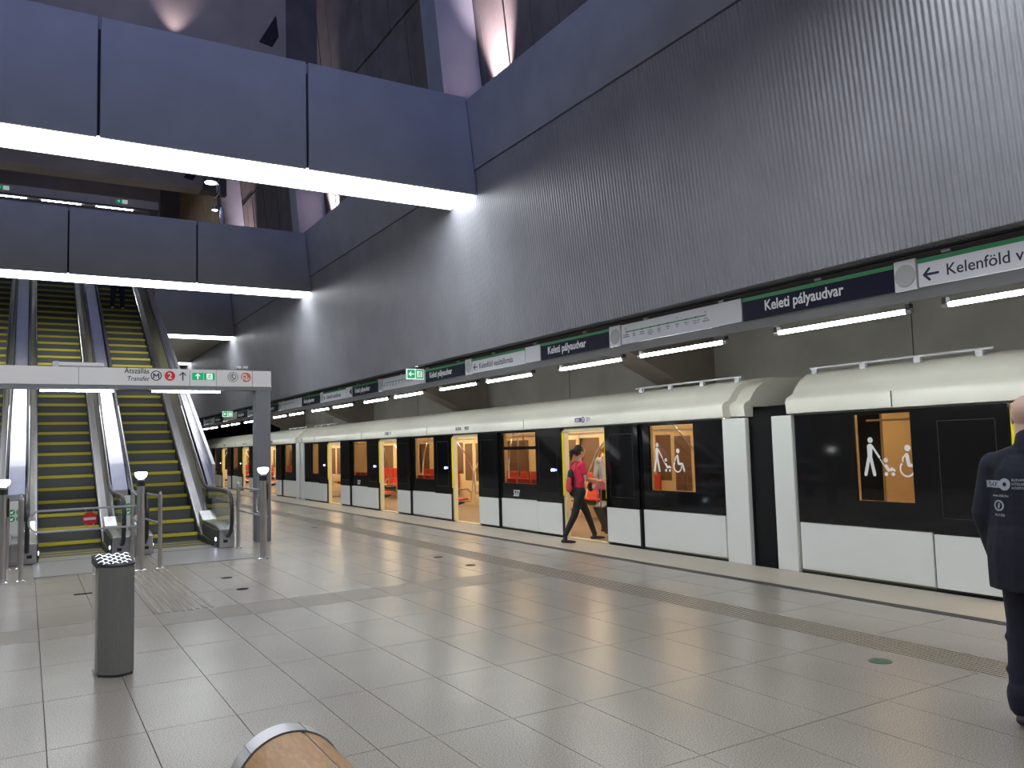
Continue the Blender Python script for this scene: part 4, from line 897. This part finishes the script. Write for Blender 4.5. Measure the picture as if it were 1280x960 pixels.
def hand(m, F, w, d, curl=.6, side=1, k=1.0):
    """palm and five curled fingers; w wrist point, d pointing direction, thumb toward the body side"""
    d = Vector(d).normalized(); n = F.f.cross(d); n = n if n.length > .2 else F.r.copy(); n.normalize(); across = d.cross(n).normalized()
    capsule(m, w, w + d * .035 * k, .024 * k, .027 * k, across, .6); palm = w + d * .045 * k
    blob(m, palm, .038 * k, .016 * k, .045 * k, (across, n, d), 12)
    for i, (o, L) in enumerate(((-.027, .068), (-.009, .076), (.009, .072), (.026, .058))):
        a = palm + across * o * k + d * .035 * k; L *= k
        b = a + (d * math.cos(curl * .5) + n * side * math.sin(curl * .5)) * L * .42; c = b + (d * math.cos(curl * 1.6) + n * side * math.sin(curl * 1.6)) * L * .33
        e = c + (d * math.cos(curl * 2.6) + n * side * math.sin(curl * 2.6)) * L * .25
        capsule(m, a, b, .0092 * k, .0085 * k, seg=8); capsule(m, b, c, .0085 * k, .0078 * k, seg=8); capsule(m, c, e, .0078 * k, .007 * k, seg=8)
    t0 = palm - across * .03 * k - d * .01 * k; t1 = t0 + (d * .6 - across * .7 + n * side * .4).normalized() * .034 * k; t2 = t1 + (d * .85 + n * side * .5).normalized() * .028 * k
    capsule(m, t0, t1, .012 * k, .010 * k, seg=8); capsule(m, t1, t2, .010 * k, .008 * k, seg=8)
def head(m, F, c, yaw=0, k=1.0):
    """skull, jaw, nose, ears about centre c; returns its frame"""
    f = (F.f * math.cos(yaw) + F.r * math.sin(yaw)).normalized(); r = (F.r * math.cos(yaw) - F.f * math.sin(yaw)).normalized(); u = F.u
    P = lambda a, b, z: c + r * a * k + f * b * k + u * z * k
    blob(m, P(0, -.008, .025), .074 * k, .094 * k, .092 * k, (r, f, u), 20); blob(m, P(0, .022, -.035), .056 * k, .066 * k, .075 * k, (r, f, u), 16)
    blob(m, P(0, .05, -.085), .03 * k, .03 * k, .024 * k, (r, f, u), 12); capsule(m, P(0, .088, .012), P(0, .108, -.022), .009 * k, .014 * k, r, .9, 8)
    for s in (-1, 1):
        blob(m, P(s * .076, -.004, -.012), .010 * k, .020 * k, .032 * k, (r, f, u), 10); blob(m, P(s * .03, .078, .028), .022 * k, .014 * k, .010 * k, (r, f, u), 10)
        blob(m, P(s * .035, .066, -.025), .02 * k, .02 * k, .02 * k, (r, f, u), 10)
    blob(m, P(0, .084, -.052), .024 * k, .014 * k, .012 * k, (r, f, u), 10)
    return P, (r, f, u)
def face(P, fr, root, k=1.0):
    e = MB()
    for s in (-1, 1): blob(e, P(s * .031, .080, .004), .013 * k, .008 * k, .008 * k, fr, 10)
    o = e.obj('eyes', 'eye_white', root, smooth=True); e = MB()
    for s in (-1, 1):
        blob(e, P(s * .031, .0865, .004), .006 * k, .004 * k, .006 * k, fr, 8); capsule(e, P(s * .018, .089, .028), P(s * .048, .078, .027), .004 * k, .003 * k, seg=6)
    e.obj('brows_and_pupils', 'eye_dark', root, smooth=True); e = MB(); capsule(e, P(-.02, .094, -.054), P(.02, .094, -.054), .006 * k, .006 * k, seg=8); e.obj('lips', 'lips', root, smooth=True)
def shoe(F, a, toe, matn, root, k=1.0):
    """a = ankle point, toe = direction"""
    m = MB(); t = Vector(toe).normalized(); z0 = a.z - .075 * k; g = Vector((a.x, a.y, z0))
    side = t.cross(F.u)
    capsule(m, g - t * .045 * k + F.u * .034 * k, g + t * .11 * k + F.u * .028 * k, .036 * k, .034 * k, side, .78); capsule(m, g + t * .10 * k + F.u * .024 * k, g + t * .165 * k + F.u * .022 * k, .038 * k, .028 * k, side, .7)
    capsule(m, a + F.u * .015, g - t * .01 * k + F.u * .05 * k, .040 * k, .042 * k)
    s = fuse(m, 'shoe', matn, root, .008, 2); return s
# ---- woman boarding the train
def woman_boarding():
    F = Fig((7.96, 11.20, 0), math.radians(-8)); R = thing('person', 'woman in pink T-shirt and black trousers stepping into the train, pushing a suitcase', 'person', tuple(F.o))
    hipz = .85; hl, hr = F(-.085, .0, hipz), F(.085, .0, hipz); kl, kr = F(-.09, .20, .47), F(.08, -.13, .46); al, ar = F(-.09, .33, .10), F(.08, -.31, .135)
    ch = F(0, .02, 1.18); nk = F(0, .03, 1.36); hc = F(0, .055, 1.515); sr, sl_ = F(.155, .01, 1.30), F(-.155, .03, 1.30)
    er, wr = F(.20, .06, 1.06), F(.13, .33, 1.015); el, wl = F(-.21, .08, 1.06), F(-.03, .36, 1.03)
    b = MB(); P, fr = head(b, F, hc, 0, .93); capsule(b, nk + F.u * -.03, hc - F.u * .05 - F.f * .02, .05, .047)
    capsule(b, F(0, 0, .92), ch, .115, .125, F.r, .72); capsule(b, F(-.10, .01, 1.27), F(.10, .01, 1.27), .06, .06)
    for s0, e0, w0 in ((sr, er, wr), (sl_, el, wl)): capsule(b, s0, e0, .045, .037); capsule(b, e0, w0, .037, .024); hand(b, F, w0, (w0 - e0), .9, -1, .95)
    for h0, k0, a0 in ((hl, kl, al), (hr, kr, ar)): capsule(b, h0, k0, .082, .052); capsule(b, k0, a0, .052, .034)
    fuse(b, 'body', 'skin', R, .0065, 3); face(P, fr, R, .93)
    t = MB(); capsule(t, F(0, 0, .93), F(0, .015, 1.19), .135, .142, F.r, .72); capsule(t, F(-.11, .015, 1.275), F(.11, .015, 1.275), .066, .066); capsule(t, F(0, 0, .89), F(0, 0, .95), .142, .138, F.r, .78)
    capsule(t, F(0, .02, 1.30), F(0, .02, 1.33), .065, .055)
    for s0, e0 in ((sr, er), (sl_, el)): capsule(t, s0, s0 + (e0 - s0) * .55, .058, .056)
    for s in (-1, 1): blob(t, F(s * .065, .085, 1.17), .06, .05, .06, (F.r, F.f, F.u), 12)
    fuse(t, 't_shirt', 'shirt_pink', R, .009)
    p = MB(); capsule(p, F(-.05, -.005, .87), F(.05, -.005, .87), .105, .105, F.r, .95); blob(p, F(-.06, -.06, .85), .085, .075, .09, (F.r, F.f, F.u)); blob(p, F(.06, -.06, .85), .085, .075, .09, (F.r, F.f, F.u))
    for h0, k0, a0 in ((hl, kl, al), (hr, kr, ar)): capsule(p, h0, k0, .09, .06); capsule(p, k0, a0 + F.u * .02, .06, .043)
    fuse(p, 'trousers', 'cloth_black', R, .009)
    shoe(F, al - F.u * 0.0, F.f, 'shoe_dark', R); shoe(F, Vector((ar.x, ar.y, .095)), F.f - F.u * .05, 'shoe_dark', R)
    h = MB(); blob(h, hc + F.u * .035 - F.f * .022, .082, .096, .092, (F.r, F.f, F.u), 18); blob(h, hc + F.u * .0 - F.f * .055, .07, .06, .075, (F.r, F.f, F.u))
    capsule(h, hc + F.u * .03 - F.f * .10, hc + F.u * .0 - F.f * .16, .035, .042); capsule(h, hc - F.f * .16, hc - F.f * .175 - F.u * .13, .042, .016)
    fuse(h, 'hair', 'hair_black', R, .008)
    st_ = MB()
    for s in (-1, 1): st_.tube([F(s * .09, -.11, 1.10), F(s * .10, -.08, 1.30), F(s * .105, .01, 1.352), F(s * .11, .10, 1.26), F(s * .13, .08, 1.08), F(s * .13, -.06, .98)], .011, 6)
    Bk = thing('backpack', 'small red backpack with black panel worn low by the woman in pink', 'backpack', tuple(F(0, -.17, .95)))
    q = MB(); capsule(q, F(0, -.165, .93), F(0, -.155, 1.04), .09, .085, F.r, .55); fuse(q, 'pouch', 'bag_red', Bk, .009)
    q = MB(); capsule(q, F(0, -.150, .98), F(0, -.135, 1.16), .10, .075, F.r, .5); fuse(q, 'back_panel', 'cloth_black', Bk, .009); st_.obj('straps', 'bag_red', Bk, smooth=True)
    hb = thing('shoulder_bag', 'black shoulder bag with a white tag at the front of the woman in pink', 'bag', tuple(F(.05, .21, .92)))
    q = MB(); capsule(q, F(.10, .19, .92), F(-.05, .24, .92), .075, .07, F.u, .5); fuse(q, 'pouch', 'cloth_black', hb, .009)
    MB().tube([F(.10, .20, .98), F(.06, .14, 1.15), F(-.05, .10, 1.30), F(-.10, .02, 1.36), F(-.08, -.08, 1.3)], .009, 6).obj('strap', 'cloth_black', hb, smooth=True)
    MB().box(*[v for v in (F(.155, .17, .90).x, F(.165, .17, .90).y - .012, .90)], *[v for v in (F(.155, .23, .90).x, F(.165, .23, .90).y, .965)]).obj('tag', 'sign_white', hb)
    c = thing('suitcase', 'dark wheeled suitcase tilted inside the train doorway', 'suitcase', tuple(F(-.3, .8, .013)))
    top, bot = F(-.27, .60, .60), F(-.31, .86, .10); ax = (top - bot).normalized(); nn = ax.cross(F.r).normalized(); m = MB()
    cs = [(a, d_) for a in (-.19, .19) for d_ in (-.115, .115)]; vs = [bot + F.r * a + nn * d_ + ax * q for q in (0, (top - bot).length) for a, d_ in ((-.19, -.115), (.19, -.115), (.19, .115), (-.19, .115))]
    m.add(vs, [(3, 2, 1, 0), (4, 5, 6, 7), (0, 1, 5, 4), (1, 2, 6, 5), (2, 3, 7, 6), (3, 0, 4, 7)]).obj('shell', 'case_black', c, bevel=.03, bseg=3)
    gr = F(-.04, .43, 1.01)
    m = MB()
    for s in (-.07, .07): m.tube([top + F.r * s - nn * .08, gr + F.r * s], .009, 8)
    m.tube([gr + F.r * -.08, gr + F.r * .08], .014, 8).obj('handle', 'steel', c, smooth=True)
    for s in (-.15, .15):
        w = bot + F.r * s - ax * .02; MB().lathe([(.045, -.012), (.045, .012)], (w.x, w.y, .06), 14, ax='y').obj('wheel', 'rubber', c, smooth=True)
woman_boarding()
# ---- passenger inside the car
def woman_inside():
    F = Fig((9.22, 12.05, .012), math.radians(25)); R = thing('person', 'woman with blonde ponytail and pale blue shirt standing inside the train, back turned', 'person', tuple(F.o))
    hl, hr = F(-.085, 0, .86), F(.085, 0, .86); kl, kr = F(-.09, .03, .47), F(.09, .0, .47); al, ar = F(-.10, 0, .08), F(.10, -.03, .08); hc = F(0, .01, 1.53)
    sr, sl_ = F(.165, 0, 1.32), F(-.165, 0, 1.32); er, wr = F(.22, -.02, 1.05), F(.20, .10, .83); el, wl = F(-.22, -.02, 1.05), F(-.21, .06, .82)
    b = MB(); P, fr = head(b, F, hc, .5, .94); capsule(b, F(0, -.01, 1.33), hc - F.u * .05, .05, .047); capsule(b, F(0, 0, .92), F(0, 0, 1.2), .11, .12, F.r, .72)
    for s0, e0, w0 in ((sr, er, wr), (sl_, el, wl)): capsule(b, s0, e0, .045, .037); capsule(b, e0, w0, .037, .024); hand(b, F, w0, (w0 - e0), .5, 1, .95)
    for h0, k0, a0 in ((hl, kl, al), (hr, kr, ar)): capsule(b, h0, k0, .082, .052); capsule(b, k0, a0, .052, .034)
    fuse(b, 'body', 'skin', R, .0065, 3); face(P, fr, R, .94)
    t = MB(); capsule(t, F(0, 0, .98), F(0, 0, 1.2), .15, .155, F.r, .72); capsule(t, F(-.12, 0, 1.30), F(.12, 0, 1.30), .068, .068); capsule(t, F(0, 0, 1.33), F(0, 0, 1.38), .07, .055)
    for s0, e0, w0 in ((sr, er, wr), (sl_, el, wl)): capsule(t, s0, e0, .062, .052); capsule(t, e0, e0 + (w0 - e0) * .85, .052, .042)
    fuse(t, 'shirt', 'shirt_blue', R, .009)
    p = MB(); capsule(p, F(-.05, 0, .87), F(.05, 0, .87), .11, .11, F.r, .95)
    for h0, k0, a0 in ((hl, kl, al), (hr, kr, ar)): capsule(p, h0, k0, .092, .062); capsule(p, k0, a0 + F.u * .02, .062, .046)
    fuse(p, 'trousers', 'cloth_black', R, .009); shoe(F, al, F.f, 'shoe_dark', R); shoe(F, ar, F.f, 'shoe_dark', R)
    h = MB(); blob(h, hc + F.u * .035 - F.f * .02, .085, .10, .095, (F.r, F.f, F.u), 18); blob(h, hc - F.f * .05 - F.u * .01, .075, .06, .08, (F.r, F.f, F.u))
    capsule(h, hc + F.u * .04 - F.f * .10, hc - F.f * .15 - F.r * .03, .03, .04); capsule(h, hc - F.f * .15 - F.r * .03, hc - F.f * .16 - F.r * .05 - F.u * .14, .04, .014)
    fuse(h, 'hair', 'hair_blonde', R, .008)
    Bg = thing('shoulder_bag', 'pink bag at the waist of the blonde woman inside the train', 'bag', tuple(F(.0, -.14, .9)))
    q = MB(); capsule(q, F(-.10, -.16, .88), F(.12, -.15, .88), .10, .10, F.u, .42); fuse(q, 'pouch', 'pink_bag', Bg, .009)
    MB().tube([F(.14, -.12, .95), F(.10, -.13, 1.15), F(-.02, -.125, 1.30), F(-.08, -.02, 1.39), F(-.1, .06, 1.37)], .008, 6).obj('strap', 'pink_bag', Bg, smooth=True)
woman_inside()
# ---- man at the right edge
def man():
    F = Fig((4.88, 2.44, 0), math.radians(6)); R = thing('person', 'bald man in navy work jacket with pale print, back turned, at the right picture edge', 'person', tuple(F.o)); k = 1.1
    hl, hr = F(-.10, 0, .98), F(.10, 0, .98); kl, kr = F(-.115, .02, .54), F(.125, .0, .54); al, ar = F(-.12, -.02, .09), F(.15, -.02, .09); hc = F(-.02, .04, 1.735)
    sr, sl_ = F(.20, 0, 1.455), F(-.20, 0, 1.455); er, wr = F(.262, 0, 1.18), F(.235, .12, .92); el, wl = F(-.262, 0, 1.18), F(-.235, .12, .92)
    b = MB(); P, fr = head(b, F, hc, 0, 1.05); capsule(b, F(0, -.01, 1.52), hc - F.u * .04 - F.f * .015, .068, .062); capsule(b, F(0, 0, 1.05), F(0, 0, 1.38), .15, .16, F.r, .72)
    for s0, e0, w0 in ((sr, er, wr), (sl_, el, wl)): capsule(b, s0, e0, .055, .046); capsule(b, e0, w0, .046, .030); hand(b, F, w0, (w0 - e0), .9, -1, 1.08)
    for h0, k0, a0 in ((hl, kl, al), (hr, kr, ar)): capsule(b, h0, k0, .09, .062); capsule(b, k0, a0, .06, .042)
    fuse(b, 'body', 'skin_pale', R, .0065, 3); face(P, fr, R, 1.05)
    t = MB()
    capsule(t, F(0, 0, .95), F(0, .0, 1.34), .262, .232, F.r, .66); capsule(t, F(-.155, 0, 1.445), F(.155, 0, 1.445), .088, .088, F.f, .95); capsule(t, F(0, -.01, 1.53), F(.17, 0, 1.465), .075, .075); capsule(t, F(0, -.01, 1.53), F(-.17, 0, 1.465), .075, .075); capsule(t, F(0, -.035, 1.34), F(0, -.03, 1.50), .18, .10, F.r, .6)
    capsule(t, F(0, 0, .78), F(0, 0, 1.0), .268, .27, F.r, .70); capsule(t, F(0, -.01, 1.53), F(0, .0, 1.60), .088, .080)
    for s0, e0, w0 in ((sr, er, wr), (sl_, el, wl)): capsule(t, s0, e0, .082, .080); capsule(t, e0, e0 + (w0 - e0) * .9, .082, .085)
    # cut the hem flat with a box-shaped skirt of the jacket
    q = fuse(t, 'jacket', 'jacket_navy', R, .010, 3)
    bm = bmesh.new(); bm.from_mesh(q.data); bmesh.ops.bisect_plane(bm, geom=bm.verts[:] + bm.edges[:] + bm.faces[:], plane_co=(0, 0, .765), plane_no=(0, 0, -1), clear_outer=True); bm.to_mesh(q.data); bm.free()
    sd = q.modifiers.new('cloth', 'SOLIDIFY'); sd.thickness = .006
    sm_ = MB()
    for s in (-1, 1): sm_.tube([F(s * .10, -.155, 1.46), F(s * .19, -.12, 1.44), F(s * .25, -.07, 1.42)], .003, 6)
    p = MB(); capsule(p, F(-.06, 0, .95), F(.06, 0, .95), .145, .145, F.r, .85)
    for h0, k0, a0 in ((hl, kl, al), (hr, kr, ar)):
        capsule(p, h0, k0, .115, .085); capsule(p, k0, a0 + F.u * .06, .088, .078)
        for j, zz in enumerate((.48, .40, .30, .22, .15)): c = k0 + (a0 - k0) * ((.54 - zz) / .45); blob(p, c + F.r * (.012 if j % 2 else -.014), .088 - .002 * j, .085, .045, (F.r, F.f, F.u), 12)
        capsule(p, a0 + F.u * .09, a0 + F.u * .03, .090, .086)
    fuse(p, 'trousers', 'trousers_navy', R, .009, 3); shoe(F, al, F.f - F.r * .15, 'shoe_dark', R, 1.15); shoe(F, ar, F.f + F.r * .15, 'shoe_dark', R, 1.15)
    # print on the back of the jacket: laid on the cloth by ray
    dg = bpy.context.evaluated_depsgraph_get(); dg.update(); base = Vector(LOC[R.name])
    from mathutils.bvhtree import BVHTree
    bv = BVHTree.FromObject(q, dg)
    def onback(a, z):
        o_ = F(a, -.6, z) - base; hit = bv.ray_cast(o_, F.f); return (hit[0] + base - F.f * .004) if hit[0] else F(a, -.2, z)
    def lay(name, shapes, m):
        mb = MB()
        for poly in shapes:
            vs = [onback(a, z) for a, z in poly]; vb = [v + F.f * .003 for v in vs]; n = len(vs)
            mb.add(vs + vb, [tuple(range(n)), tuple(range(n, 2 * n))[::-1]] + [(i, (i + 1) % n, n + (i + 1) % n, n + i) for i in range(n)])
        return mb.obj(name, m, R)
    def txt(s, size, a, z, m, name='lettering'):
        cu = bpy.data.curves.new('t', 'FONT'); cu.body = s; cu.size = size; cu.offset = size * .02; cu.resolution_u = 2; t_ = bpy.data.objects.new('t', cu); COL.objects.link(t_)
        d2 = bpy.context.evaluated_depsgraph_get(); d2.update(); me = bpy.data.meshes.new_from_object(t_.evaluated_get(d2)); bpy.data.objects.remove(t_)
        v = [onback(a + p.co.x, z + p.co.y) for p in me.vertices]; f = [tuple(p.vertices) for p in me.polygons]; return finish(name, v, f, [0] * len(f), [m], R, False)
    bw = .0
    ring = lambda a, z, r0, r1, n=20: [[(a + r0 * math.cos(p), z + r0 * math.sin(p)), (a + r1 * math.cos(p), z + r1 * math.sin(p)), (a + r1 * math.cos(p2), z + r1 * math.sin(p2)), (a + r0 * math.cos(p2), z + r0 * math.sin(p2))] for p, p2 in [(2 * PI * i / n, 2 * PI * (i + 1) / n) for i in range(n)]]
    lay('operator_logo', [[(-.215 + .022 * i, 1.335), (-.215 + .022 * (i + 1) - .001, 1.335), (-.215 + .022 * (i + 1) - .001, 1.375), (-.215 + .022 * i, 1.375)] for i in range(4)] + ring(-.10, 1.355, .012, .034), 'grey_text')
    txt('BKK', .038, -.208, 1.342, 'jacket_navy'); txt('BUDAPESTI', .019, -.058, 1.374, 'grey_text'); txt('KÖZLEKEDÉSI', .019, -.058, 1.352, 'grey_text'); txt('KÖZPONT', .019, -.058, 1.330, 'grey_text')
    lay('emblem', ring(-.14, 1.235, .022, .031) + [[(-.147, 1.22), (-.137, 1.22), (-.131, 1.25), (-.141, 1.25)]], 'grey_text'); txt('www.bkk.hu', .020, -.18, 1.285, 'grey_text'); txt('FUTÁR', .020, -.165, 1.175, 'grey_text')
man()
# ---- person near the top of the right escalator
def rider():
    F = Fig((2.30, 27.1, 6.13), math.radians(-90)); R = thing('person', 'person in dark trousers riding the right escalator, seen only from the thighs down', 'person', tuple(F.o))
    hl, hr = F(-.1, 0, .88), F(.1, 0, .88); kl, kr = F(-.12, .02, .48), F(.12, .0, .48); al, ar = F(-.14, 0, .085), F(.14, .0, .085); hc = F(0, .02, 1.60)
    sr, sl_ = F(.19, 0, 1.38), F(-.19, 0, 1.38); er, wr = F(.25, 0, 1.1), F(.24, .1, .86); el, wl = F(-.25, 0, 1.1), F(-.24, .1, .86)
    b = MB(); P, fr = head(b, F, hc); capsule(b, F(0, -.01, 1.4), hc - F.u * .04, .055, .05); capsule(b, F(0, 0, .95), F(0, 0, 1.26), .13, .14, F.r, .72)
    for s0, e0, w0 in ((sr, er, wr), (sl_, el, wl)): capsule(b, s0, e0, .05, .04); capsule(b, e0, w0, .04, .027); hand(b, F, w0, (w0 - e0), .5, 1)
    for h0, k0, a0 in ((hl, kl, al), (hr, kr, ar)): capsule(b, h0, k0, .085, .055); capsule(b, k0, a0, .055, .038)
    fuse(b, 'body', 'skin', R, .0075, 3); face(P, fr, R)
    h = MB(); blob(h, hc + F.u * .035 - F.f * .02, .083, .098, .094, (F.r, F.f, F.u), 18); blob(h, hc - F.f * .05, .072, .055, .075, (F.r, F.f, F.u)); fuse(h, 'hair', 'hair_black', R, .009)
    t = MB(); capsule(t, F(0, 0, .93), F(0, 0, 1.26), .17, .175, F.r, .72); capsule(t, F(-.14, 0, 1.36), F(.14, 0, 1.36), .075, .075)
    for s0, e0, w0 in ((sr, er, wr), (sl_, el, wl)): capsule(t, s0, e0, .07, .06); capsule(t, e0, e0 + (w0 - e0) * .8, .06, .048)
    fuse(t, 'jacket', 'cloth_black', R, .011)
    p = MB(); capsule(p, F(-.05, 0, .88), F(.05, 0, .88), .12, .12, F.r, .85)
    for h0, k0, a0 in ((hl, kl, al), (hr, kr, ar)): capsule(p, h0, k0, .10, .072); capsule(p, k0, a0 + F.u * .03, .072, .062)
    fuse(p, 'trousers', 'jeans', R, .010); shoe(F, al, F.f, 'shoe_light', R); shoe(F, ar, F.f, 'shoe_light', R)
rider()
